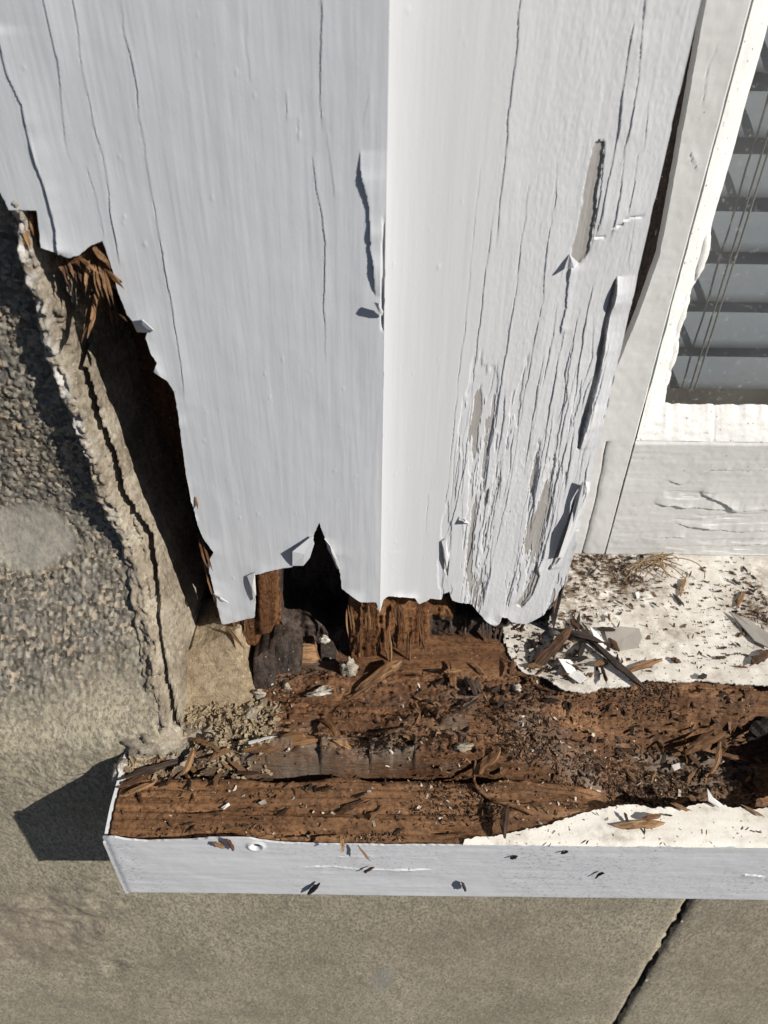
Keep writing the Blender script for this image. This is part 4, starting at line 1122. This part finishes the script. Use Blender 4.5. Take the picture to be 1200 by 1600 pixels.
mesh_obj('rail_putty', V, grid_faces(*X.shape), MAT['putty'], sash)
for k, (a, b, r) in enumerate([(1071, 448, (0.0032, 0.0022, 0.012)), (1060, 490, (0.0032, 0.0022, 0.012)), (1044, 560, (0.0035, 0.0022, 0.010)), (1034, 590, (0.0028, 0.002, 0.008)), (1094, 400, (0.0030, 0.002, 0.010))]):
    rock('putty_run', hit_y(a, b, Y_GLASS-0.0028), r, 90+k, MAT['putty'], sash, 0.3, 24, 18)
V, F = box_arr(XS1, 0.7, Y_GLASS, Y_GLASS+0.004, ZR-0.005, ZT)
mesh_obj('glass_pane', V, F, MAT['glass'], sash, smooth=False)
# inner lips of stile and rail
V, F = box_arr(X_END-0.012, XG-0.004, Y_GLASS+0.0045, Y_GLASS+0.022, zb, ZT); mesh_obj('inner_stile', V, F, MAT['paint_old'], sash, smooth=False)
V, F = box_arr(XG-0.0038, 0.7, Y_GLASS+0.0045, Y_GLASS+0.022, zb, ZG-0.004); mesh_obj('inner_rail', V, F, MAT['board'], sash, smooth=False)

# ------------------------------------------------------------------ room and blind
room = empty('room_wall', (0.3, 0.6, 0.3)); tag(room, kind='structure')
for nm, b in (('back_wall', (-0.5, 1.6, 1.2, 1.24, -0.2, 1.6)), ('floor', (-0.5, 1.6, 0.25, 1.2, -0.24, -0.2)), ('side_wall', (-0.54, -0.5, 0.19, 1.24, -0.24, 1.6)), ('side_wall', (1.6, 1.64, 0.19, 1.24, -0.24, 1.6)), ('ceiling', (-0.5, 1.6, 0.19, 1.24, 1.6, 1.64))):
    V, F = box_arr(*b); mesh_obj(nm, V, F, MAT['room'], room, smooth=False)
V, F = box_arr(-0.4, 1.5, 0.19, 0.30, 0.118, 0.1315)
wb = mesh_obj('window_board', V, F, MAT['board'], None, loc=(0.3, 0.2, 0.118), smooth=False); tag(wb, 'dark brown inner window board behind the bottom of the glass', 'window board')

blind = empty('venetian_blind', (0.3, 0.215, 0.14)); tag(blind, 'grey venetian blind with tilted slats hanging behind the dusty window glass', 'blind')
YB = 0.214
zl_ = [hit_y(1160, q, YB)[2] for q in (290, 375, 455, 525)]
pitch_ = float(np.mean(-np.diff(zl_)))
XC = float(np.mean([hit_y(1085, 600, YB-0.012)[0], hit_y(1150, 360, YB-0.012)[0]]))
XB0 = XC-0.020
print('blind', zl_, pitch_, XC)
ang = math.radians(62)
sv = np.linspace(-1, 1, 9); 
def slat_mesh(z0):
    xs_ = np.concatenate([XB0+0.0065*(1-np.cos(np.linspace(0, np.pi/2, 10))), [XC, 0.3, 0.65]])
    hw = np.concatenate([np.sin(np.linspace(0, np.pi/2, 10))*0.55+0.45, [1, 1, 1]])*0.0185
    S, XX = np.meshgrid(sv, xs_)
    a = S*hw[:, None]; bow = 0.0022*(1-S**2)
    Y = YB-a*math.cos(ang)-bow*math.sin(ang); Z = z0-a*math.sin(ang)+bow*math.cos(ang)
    return np.stack([XX, Y, Z], -1).reshape(-1, 3), grid_faces(*XX.shape)
k = 0
z0 = zl_[-1]-pitch_*0.45
while z0 < 0.60:
    V, F = slat_mesh(z0)
    o = mesh_obj('slat', V, F, MAT['slat'], blind)
    so = o.modifiers.new('thickness', 'SOLIDIFY'); so.thickness = 0.0004
    z0 += pitch_; k += 1

def tube(name, pts, r, mat, parent=None, sides=6, loc=None):
    P = np.array(pts, float)
    d = np.gradient(P, axis=0); d /= np.linalg.norm(d, axis=1)[:, None]
    ref = np.array([0.31, 0.2, 0.93]); a = np.cross(d, ref); a /= np.linalg.norm(a, axis=1)[:, None]; b = np.cross(d, a)
    th = np.linspace(0, 2*np.pi, sides, endpoint=False)
    rr = np.broadcast_to(np.asarray(r, float), (len(P),))
    V = (P[:, None]+rr[:, None, None]*(np.cos(th)[None, :, None]*a[:, None]+np.sin(th)[None, :, None]*b[:, None])).reshape(-1, 3)
    i = np.arange(len(P)*sides).reshape(len(P), sides); j = np.roll(i, -1, 1)
    F = np.stack([i[:-1], i[1:], j[1:], j[:-1]], -1).reshape(-1, 4)
    return mesh_obj(name, V, F, mat, parent, loc=loc)
for dx in (0.0, 0.0016):
    zz = np.linspace(0.133, 0.6, 40); tube('ladder_cord', np.stack([np.full(40, XC+dx), np.full(40, YB-0.0115-0.002*(dx > 0)), zz], -1), 0.00055, MAT['cord'], blind)
zz = np.linspace(0.133, 0.6, 40); tube('ladder_cord', np.stack([np.full(40, XC-0.004), np.full(40, YB-0.010)+0.0008*np.sin(zz*900), zz], -1), 0.0005, MAT['cord'], blind)
# ------------------------------------------------------------------ debris: the pieces one can pick out
def chip(label, a, b, w, mat='chip', bend=0.0, lift=0.0, lift2=None, thick=0.5, seed=None, name='wood_chip', cat='wood chip', group=None, taper=0.55, surf=None):
    W = w*0.00027
    f = surf or on_sill
    pa = f(*a, lift+W*thick*0.4); pb = f(*b, (lift if lift2 is None else lift2)+W*thick*0.4)
    chip.k += 1
    o = chip_between(name, pa, pb, W, W*thick, MAT[mat], 500+chip.k if seed is None else seed, None, bend, taper=taper)
    return tag(o, label, cat, group)
chip.k = 0
def on_paint(px, py, up=0.0):
    p = hit_z(px, py, lambda x, y: sill_plane(x, y)+0.0008); p[2] += up; return p
def on_front(px, py, up=0.0):
    return hit_y(px, py, -0.0006-up)

fl_ = chip('flat brown wood chip with white painted edge near the left end of the split', (386, 1188), (492, 1158), 30, 'chip_bright', 0.02, 0.001, thick=0.22)
pa, pb = on_sill(384, 1182, 0.003), on_sill(432, 1158, 0.004)
ch = chip_between('paint_edge', pa, pb, 0.0013, 0.0005, MAT['white_bit'], 12, None)
ch.parent = fl_; ch.matrix_parent_inverse = Matrix.LocRotScale(fl_.location, fl_.rotation_euler, None).inverted()
chip('short curved tan wood sliver standing left of the middle of the sill', (500, 1128), (523, 1160), 11, 'chip_bright', 0.12, 0.002, 0.004)
chip('small tan chip touching the curved sliver at its lower end', (522, 1160), (546, 1173), 9, 'chip_bright', 0, 0.0015)
chip('broad dark splinter leaning below the hollow of the post with black shadow beside it', (556, 1086), (622, 1048), 22, 'chip', 0.02, 0.001, 0.005, thick=0.4)
chip('bright orange brown chip lying across the split in the middle of the sill', (738, 1214), (779, 1183), 16, 'chip_bright', 0, 0.0025, 0.0035)
chip('upright brown peg of wood leaning on the front edge where white paint begins', (791, 1266), (785, 1308), 13, 'chip', 0, 0.0025, 0.0015, thick=0.8, surf=on_paint)
chip('broad brown splinter slanting up beside the right foot of the post', (836, 1048), (884, 1000), 20, 'chip', 0, 0.002, 0.006, thick=0.4)
chip('dark upper length of a long splinter beside the right foot of the post', (868, 990), (935, 1012), 15, 'chip_dark', 0.03, 0.002, 0.004, surf=on_paint)
chip('long dark splinter lying diagonally on the pale back of the sill', (925, 1010), (1006, 1076), 13, 'chip_dark', -0.03, 0.003, 0.001, surf=on_paint)
chip('brown chip lying flat against the end of the long dark splinter', (978, 1052), (1028, 1034), 12, 'chip', 0, 0.001, thick=0.35, surf=on_paint)
chip('pale tan chip pointing up out of the dark hollow at right', (1070, 1186), (1122, 1162), 13, 'chip_bright', 0, 0.006, 0.008)
chip('grey brown chip stacked just above the pale tan chip in the right hollow', (1074, 1178), (1104, 1162), 8, 'chip', 0, 0.008, 0.010)
chip('curved tan sliver standing on end in the right hollow', (1116, 1176), (1103, 1220), 9, 'chip_bright', 0.1, 0.007, 0.002)
chip('reddish brown sliver lying in the shade of the right hollow', (1120, 1186), (1162, 1196), 9, 'chip', 0, 0.004)
chip('thin grey sliver in the deepest shade of the right hollow', (1150, 1206), (1172, 1212), 8, 'chip_dark', 0, 0.003)
chip('dark flat chunk of wood at the far right of the hollow', (1160, 1170), (1198, 1140), 24, 'chip_dark', 0, 0.008, 0.008)
chip('orange chip lying on white paint of the front edge at right', (968, 1293), (1030, 1288), 12, 'chip_bright', 0, 0.0006, thick=0.4, surf=on_paint)
chip('small red brown chip sitting on the orange chip on white paint', (1004, 1283), (1028, 1279), 9, 'chip', 0, 0.002, surf=on_paint)
chip('tiny dark stub standing left of the orange chip on white paint', (974, 1275), (982, 1288), 5, 'chip_dark', 0, 0.002, 0.0005, surf=on_paint)
chip('thin brown sliver crossing the torn edge of paint above the orange chip', (1048, 1258), (1076, 1270), 6, 'chip', 0, 0.0012, surf=on_paint)
chip('pale tan wood piece at the right end of the front edge', (1178, 1258), (1206, 1254), 14, 'chip_bright', 0, 0.001, surf=on_paint)
chip('thin red sliver on white paint at the far right of the front edge', (1165, 1262), (1192, 1278), 4, 'chip', 0, 0.0006, surf=on_paint)
chip('brown twig fork rising at the left end of the sill', (304, 1180), (290, 1216), 10, 'chip', 0.05, 0.005, 0.003)
chip('thin brown twig bending down from the twig fork at left', (290, 1214), (303, 1254), 6, 'chip', 0.08, 0.003, 0.001)
chip('upper of two brown sticks pointing into the dark gap at the left end', (190, 1236), (240, 1213), 8, 'chip', 0, 0.003)
chip('lower of two brown sticks pointing into the dark gap at the left end', (198, 1246), (236, 1230), 8, 'chip', 0, 0.002)
chip('long dark stick slanting in the black gap at left behind the two sticks', (196, 1222), (292, 1192), 10, 'chip_dark', 0, 0.003)
chip('small tan chip lying on mortar crumbs at left', (303, 1163), (334, 1178), 9, 'chip_bright', 0, 0.004)
chip('short thin chip on the brown front edge left of middle', (532, 1270), (566, 1254), 9, 'chip', 0, 0.0008)
chip('tan block of wood in the dark debris below the right face of the post', (708, 1062), (706, 1078), 12, 'chip_bright', 0, 0.003)
chip('tan cap of wood lying on the tan block under the post', (694, 1060), (718, 1059), 8, 'chip_bright', 0, 0.005)
chip('dark curved strip in the debris below the right face of the post', (728, 1068), (742, 1096), 10, 'chip_dark', 0.1, 0.004)
chip('second dark curved strip right of the first below the post', (744, 1068), (750, 1090), 9, 'chip_dark', -0.1, 0.004)
chip('thin dark stick lying diagonally under the dark curved strips', (712, 1120), (746, 1096), 5, 'chip_dark', 0, 0.002)
chip('brown sliver standing in the debris left of the pale stone crumb', (800, 1040), (796, 1066), 7, 'chip', 0, 0.004)
chip('narrow orange chip on the pale back of the sill below the sash', (1070, 905), (1062, 932), 7, 'chip_bright', 0, 0.0005, surf=on_paint)
chip('narrow dark chip on the pale back of the sill left of the orange one', (1052, 930), (1068, 948), 6, 'chip_dark', 0, 0.0004, surf=on_paint)
chip('orange chip lying on a grimy spot near the right edge of the pale sill', (1150, 950), (1162, 928), 8, 'chip_bright', 0, 0.0008, surf=on_paint)
chip('brown chip pile at the far right on the pale sill', (1174, 1040), (1200, 1020), 14, 'chip', 0, 0.001, surf=on_paint)
chip('small brown chip on the white sill just above the torn trench edge', (1048, 1030), (1062, 1036), 9, 'chip', 0, 0.0004, surf=on_paint)
chip('short flat chip on the white sill right of centre', (1118, 1030), (1134, 1028), 6, 'chip', 0, 0.0004, surf=on_paint)
chip('thin brown line of wood on the white sill near its torn edge', (1150, 1042), (1166, 1044), 4, 'chip', 0, 0.0004, surf=on_paint)
chip('dark crumb of wood beside the torn white edge', (1090, 1062), (1102, 1058), 9, 'chip_dark', 0, 0.001, surf=on_paint)
chip('dark brown chip stuck near the bottom edge of the white sill front at left', (482, 1396), (498, 1382), 9, 'chip_dark', 0, 0.0008, surf=on_front)
chip('small dark brown chip stuck low on the white sill front in the middle', (722, 1380), (728, 1391), 7, 'chip_dark', 0, 0.0008, surf=on_front)
chip('tan thread of wood hanging over the white front edge left of middle', (560, 1322), (578, 1345), 3, 'chip_bright', 0, 0.002, 0.0045, surf=on_front)
chip('orange splinter sticking out over the white front edge left of middle', (534, 1308), (536, 1330), 6, 'chip_bright', 0, 0.001, 0.006, surf=on_front)
chip('tiny brown chip below the tan thread on the white sill front', (568, 1363), (582, 1356), 5, 'chip', 0, 0.0008, surf=on_front)
chip('tan flake on the white sill front beside the round dent', (334, 1317), (350, 1324), 6, 'chip_bright', 0, 0.0008, surf=on_front)
chip('brown flake between the tan flake and the round dent on the sill front', (356, 1312), (366, 1328), 7, 'chip', 0, 0.001, surf=on_front)
chip('tiny dark fleck upper middle of the white sill front', (876, 1333), (888, 1330), 4, 'chip_dark', 0, 0.0006, surf=on_front)
chip('dark hooked fleck lower right on the white sill front', (930, 1372), (944, 1364), 4, 'chip_dark', 0.1, 0.0010, surf=on_front)
chip('short dark fleck under the peg on the white sill front', (797, 1341), (808, 1338), 5, 'chip_dark', 0, 0.0006, surf=on_front)

def flake(name, label, pts, mat, cat, th=0.0006, up=0.001, surf=on_paint, lifts=None):
    W = np.array([surf(a, b, up+(lifts[i] if lifts else 0)) for i, (a, b) in enumerate(pts)])
    n = len(W); c = W.mean(0)
    V = np.concatenate([W, W+np.array([0, 0, -th]), [c], [c-np.array([0, 0, th])]])
    me = bpy.data.meshes.new(name)
    F = []
    for i in range(n):
        j = (i+1) % n
        F += [(i, j, 2*n), (n+j, n+i, 2*n+1), (j, i, n+i, n+j)]
    me.from_pydata([tuple(v-c) for v in V], [], F); me.materials.append(MAT[mat])
    for p_ in me.polygons[:]: p_.use_smooth = False
    o = bpy.data.objects.new(name, me); o.location = c; col.objects.link(o)
    return tag(o, label, cat)
flake('paint_scrap', 'translucent grey scrap lying flat on the pale sill right of the post', [(944, 988), (968, 982), (998, 984), (1002, 1000), (996, 1014), (968, 1019), (950, 1008)], 'grey_bit', 'paint scrap', lifts=[0.0004, 0.0006, 0.0002, 0.0008, 0.0003, 0.0005, 0])
flake('paint_scrap', 'white scrap of paint lying beside the grey scrap on the sill', [(920, 985), (932, 990), (955, 1018), (962, 1030), (948, 1026), (930, 1010)], 'white_bit', 'paint scrap', lifts=[0.002, 0, 0, 0.001, 0.001, 0.002])
flake('paint_scrap', 'white scrap caught between dark splinters beside the post foot', [(870, 1040), (890, 1035), (905, 1050), (915, 1065), (905, 1072), (888, 1060)], 'white_bit', 'paint scrap', lifts=[0.004, 0.001, 0, 0.002, 0.001, 0.001])
flake('paint_scrap', 'long white paint scrap curling over the torn edge above the orange chip', [(1098, 1246), (1110, 1254), (1128, 1262), (1122, 1264), (1104, 1257)], 'white_bit', 'paint scrap', lifts=[0.006, 0.003, 0.001, 0.0005, 0.002])
flake('paint_scrap', 'grey sheet drawn as the shadow of a paint flake at the right edge', [(1138, 958), (1150, 965), (1185, 985), (1203, 1000), (1203, 1018), (1178, 1005)], 'grey_bit', 'paint scrap', lifts=[0.0005, 0.0012, 0.0016, 0.0022, 0.0010, 0.0008])  # no real scrap: a flake's cast shadow made as a grey sheet
flake('paint_scrap', 'small white chip of paint on the grimy part of the pale sill', [(992, 928), (998, 926), (999, 934), (995, 938)], 'white_bit', 'paint scrap')
flake('paint_scrap', 'small white paint scrap in the debris of the right hollow', [(1046, 1203), (1058, 1199), (1060, 1207), (1050, 1211)], 'white_bit', 'paint scrap', surf=on_sill, up=0.004)
flake('paint_scrap', 'tiny pale scrap lying on the brown front edge at left', [(346, 1266), (358, 1258), (360, 1261), (350, 1268)], 'white_bit', 'paint scrap', surf=on_sill, up=0.002)
flake('paint_scrap', 'tiny grey scrap right of the tiny pale scrap on the brown front edge', [(404, 1258), (414, 1253), (417, 1258), (408, 1261)], 'grey_bit', 'paint scrap', surf=on_sill, up=0.002)
p = on_sill(806, 1079, 0.002); o = rock('stone_crumb', p, (0.0022, 0.002, 0.0024), 5, MAT['crumb_pale'], None, 0.3, 16, 10); tag(o, 'pale cream stone crumb in dark debris at the right foot of the post', 'stone')
p = on_sill(719, 1200, 0.0015); o = rock('mortar_crumb', p, (0.0042, 0.0022, 0.0015), 6, MAT['crumb_pale'], None, 0.5, 24, 14); tag(o, 'white mortar crumb left of the bright orange chip', 'mortar crumb')
p = on_sill(545, 1052, 0.004); o = rock('mortar_crumb', p, (0.0035, 0.003, 0.005), 8, MAT['crumb_pale'], None, 0.8, 24, 14); tag(o, 'white lumpy mortar crumb left of the broad dark splinter', 'mortar crumb')
p = on_sill(500, 1085, 0.002); o = rock('mortar_crumb', p, (0.006, 0.0018, 0.0014), 9, MAT['mortar'], None, 0.95, 24, 14, rot=0.3); tag(o, 'long pale mortar crumb in front of the dark packing wood', 'mortar crumb')
attr(o, 'lime', np.ones(len(o.data.vertices)))

t = np.linspace(0, 1, 24)
fp = [on_sill(np.interp(q, [0, .15, .4, .7, 1], [738, 744, 770, 800, 832]), np.interp(q, [0, .15, .4, .7, 1], [1217, 1236, 1254, 1261, 1276]), 0.0014+0.002*math.sin(q*9)**2*0.4) for q in t]
o = tube('wood_fibre', np.array(fp), 0.0011*(0.6+0.4*np.sin(t*3)), MAT['chip'], sides=6, loc=tuple(fp[12])); tag(o, 'long curved brown fibre trailing from the bright orange chip', 'wood fibre')
# little dry plant rooted at the back of the sill
plant = empty('dry_moss', tuple(on_paint(1030, 880))); tag(plant, 'dry tangle of thin brown roots at the back of the sill under the sash', 'dead plant')
r3 = np.random.default_rng(21)
for k in range(22):
    a0 = on_paint(1030+r3.normal()*14, 876+r3.normal()*6, 0.0005)
    ang0 = r3.uniform(0, 6.28); L = r3.uniform(0.008, 0.022); hgt = r3.uniform(0.001, 0.008)
    tt = np.linspace(0, 1, 9)
    P = a0+np.stack([np.cos(ang0+tt*r3.normal()*1.5)*L*tt, -abs(np.sin(ang0))*L*tt*0.7, hgt*np.sin(tt*np.pi)], -1)
    tube('root', P, 0.00028, MAT['dead_plant'], plant, 5)

# ------------------------------------------------------------------ debris: chips nobody could tell apart
small = [chip_mesh(1.0, 0.30, 0.16, 900+k, bend=0.06*((k % 3)-1), n=5, taper=0.5) for k in range(8)]
shared = {}
r4 = np.random.default_rng(77)
def loose(px0, px1, py0, py1, n, label, group, mats, lo, hi, surf=on_sill, name='wood_chip', up=0.0006, along=0.0):
    for k in range(n):
        a, b = r4.uniform(px0, px1), r4.uniform(py0, py1)
        p = surf(a, b, up+r4.uniform(0, 0.0012))
        V, F = small[r4.integers(8)]
        key = int(r4.integers(8)), mats[int(r4.integers(len(mats)))]
        if key not in shared:
            V, F = small[key[0]]
            o = mesh_obj(name, V, F, MAT[key[1]], None, smooth=False); shared[key] = o.data; bpy.data.objects.remove(o)
        o = bpy.data.objects.new(name, shared[key])
        L = float(np.exp(r4.uniform(math.log(lo), math.log(hi))))
        o.scale = (L, L*r4.uniform(0.7, 1.3), L*r4.uniform(0.7, 1.2)); o.location = p
        yaw = r4.normal()*0.5 if along else r4.uniform(0, 6.28)
        o.rotation_euler = (r4.normal()*0.5, r4.normal()*0.35, yaw)
        col.objects.link(o)
        tag(o, label, 'wood chip', group)
loose(960, 1195, 1140, 1236, 50, 'loose brown wood chip jumbled in the right hollow of the sill', 'chips in the right hollow', ['chip', 'chip', 'chip_bright', 'chip_dark'], 0.003, 0.008, up=0.0015)
loose(640, 900, 1045, 1110, 40, 'loose dark wood chip in the heap under the right face of the post', 'chips heaped under the post', ['chip', 'chip_dark', 'chip_dark', 'chip_bright'], 0.003, 0.008, up=0.0015)
loose(180, 700, 1215, 1305, 26, 'small brown chip scattered on the rotted front edge of the sill', 'chips on the front edge', ['chip', 'chip', 'chip_dark', 'chip_bright'], 0.002, 0.0055, up=0.0006)
loose(420, 900, 1110, 1200, 26, 'small brown chip scattered on the rotted middle of the sill', 'chips on the middle of the sill', ['chip', 'chip', 'chip_bright', 'chip_dark'], 0.002, 0.0055)
loose(200, 430, 1165, 1225, 22, 'small brown chip in front of the crumbled mortar at left', 'chips before the mortar', ['chip', 'chip_bright', 'chip_dark'], 0.004, 0.009, up=0.0015)
loose(890, 1195, 880, 1050, 36, 'small dark wood chip strewn on the pale back of the sill', 'chips on the pale sill', ['chip', 'chip_dark', 'chip_dark'], 0.002, 0.0055, surf=on_paint, up=0.0003)
loose(810, 960, 975, 1060, 26, 'loose wood chip in the litter beside the right foot of the post', 'chips beside the post foot', ['chip', 'chip_dark', 'dark_wood_and_shade'], 0.004, 0.010, surf=on_paint, up=0.001)
loose(640, 1195, 1262, 1325, 18, 'tiny brown chip on the white paint of the front edge', 'chips on white front paint', ['chip', 'chip_dark'], 0.0014, 0.0032, surf=on_paint, up=0.0002)

# fine crumbs and dust: nobody could count these
CUBE = np.array([(x, y, z) for z in (-1, 1) for y in (-1, 1) for x in (-1, 1)], float)
CF = np.array([[0, 2, 3, 1], [4, 5, 7, 6], [0, 1, 5, 4], [2, 6, 7, 3], [0, 4, 6, 2], [1, 3, 7, 5]])
def crumbs(name, label, P, lo, hi, mat, flat=0.5, elong=2.2, seed=1):
    r = np.random.default_rng(seed)
    n = len(P)
    s = np.exp(r.uniform(math.log(lo), math.log(hi), n))*0.5
    S = np.stack([s*r.uniform(1.0, elong, n), s*r.uniform(0.5, 1.0, n), s*r.uniform(0.3, 0.8, n)*flat*1.4], -1)
    loc = CUBE[None]*S[:, None]*(1+0.35*r.normal(size=(n, 8, 3)))
    q = r.normal(size=(n, 4)); q[:, 1:3] *= 0.35; q /= np.linalg.norm(q, axis=1)[:, None]
    w, x, y, z = q.T
    R = np.stack([np.stack([1-2*(y*y+z*z), 2*(x*y-z*w), 2*(x*z+y*w)], -1), np.stack([2*(x*y+z*w), 1-2*(x*x+z*z), 2*(y*z-x*w)], -1), np.stack([2*(x*z-y*w), 2*(y*z+x*w), 1-2*(x*x+y*y)], -1)], 1)
    V = np.einsum('nij,nkj->nki', R, loc)+P[:, None]
    F = (CF[None]+np.arange(n)[:, None, None]*8).reshape(-1, 4)
    o = mesh_obj(name, V.reshape(-1, 3), F, mat, None, loc=(0.03, 0.04, 0.05), smooth=False)
    return tag(o, label, 'debris', kind='stuff')
r5 = np.random.default_rng(3)
def scatter(n, x0, x1, y0, y1, dens, surf=sill_h, up=0.0003):
    X = r5.uniform(x0, x1, n); Y = r5.uniform(y0, y1, n)
    k = r5.random(n) < dens(X, Y)
    X, Y = X[k], Y[k]
    return np.stack([X, Y, surf(X, Y)+up*r5.random(len(X))], -1)
def clump(X, Y, s, lo=-0.2, hi=0.5): return sst(lo, hi, fbm(X*45, Y*70, s, 4))
d1 = lambda X, Y: (0.06+0.94*clump(X, Y, 41, -0.05, 0.45))*np.where(Y < 0.03, 0.6, 1.0)*sst(0.0, 0.004, Y)*(1-0.92*sst(0.03, 0.06, X-2*(Y-0.004))*sst(0.018, 0.012, Y))
P = scatter(46000, SILL_X0+0.002, 0.178, 0.002, 0.080, d1)
crumbs('wood_crumbs', 'fine brown rot crumbs covering the decayed sill', P, 0.0003, 0.0010, MAT['crumb'], seed=2)
P = scatter(1500, 0.0, 0.178, 0.030, 0.072, lambda X, Y: 0.2+0.8*clump(X, Y, 43))
crumbs('wood_shreds', 'coarser shreds of rotted wood in the hollow of the sill', P, 0.0007, 0.0022, MAT['crumb'], elong=3.0, seed=3)
P = scatter(1300, SILL_X0+0.002, 0.178, 0.003, 0.078, lambda X, Y: 0.12+0.5*clump(X, Y, 45, 0.0, 0.5))
crumbs('pale_crumbs', 'pale grit and paint specks mixed into the rotted wood', P, 0.0004, 0.0013, MAT['crumb_pale'], seed=4)
paintz = lambda X, Y: sill_plane(X, Y)+0.0009
def dback(X, Y):
    px, py = project(X, Y, sill_plane(X, Y))
    g = np.exp(-(((px-925)/80)**2+((py-905)/45)**2))+0.9*np.exp(-(((px-880)/60)**2+((py-1010)/55)**2))+0.7*np.exp(-(((px-1185)/40)**2+((py-960)/60)**2))+0.8*np.exp(-((py-872)/8)**2)*sst(1020, 940, px)+0.07
    return np.clip(g, 0, 1)*(0.3+0.7*clump(X, Y, 47))
P = scatter(6500, 0.062, 0.20, 0.074, 0.153, dback, paintz)
crumbs('dirt_crumbs', 'dark dirt and wood dust littering the pale back of the sill', P, 0.0003, 0.0014, MAT['crumb'], seed=5)
P = scatter(2200, SILL_X0+0.002, -0.045, 0.028, 0.062, lambda X, Y: 0.3+0.7*clump(X, Y, 49), lambda X, Y: sill_h(X, Y)+0.001)
crumbs('mortar_grit', 'sandy mortar grit at the left end of the sill', P, 0.0006, 0.003, MAT['block'], elong=1.5, seed=6)
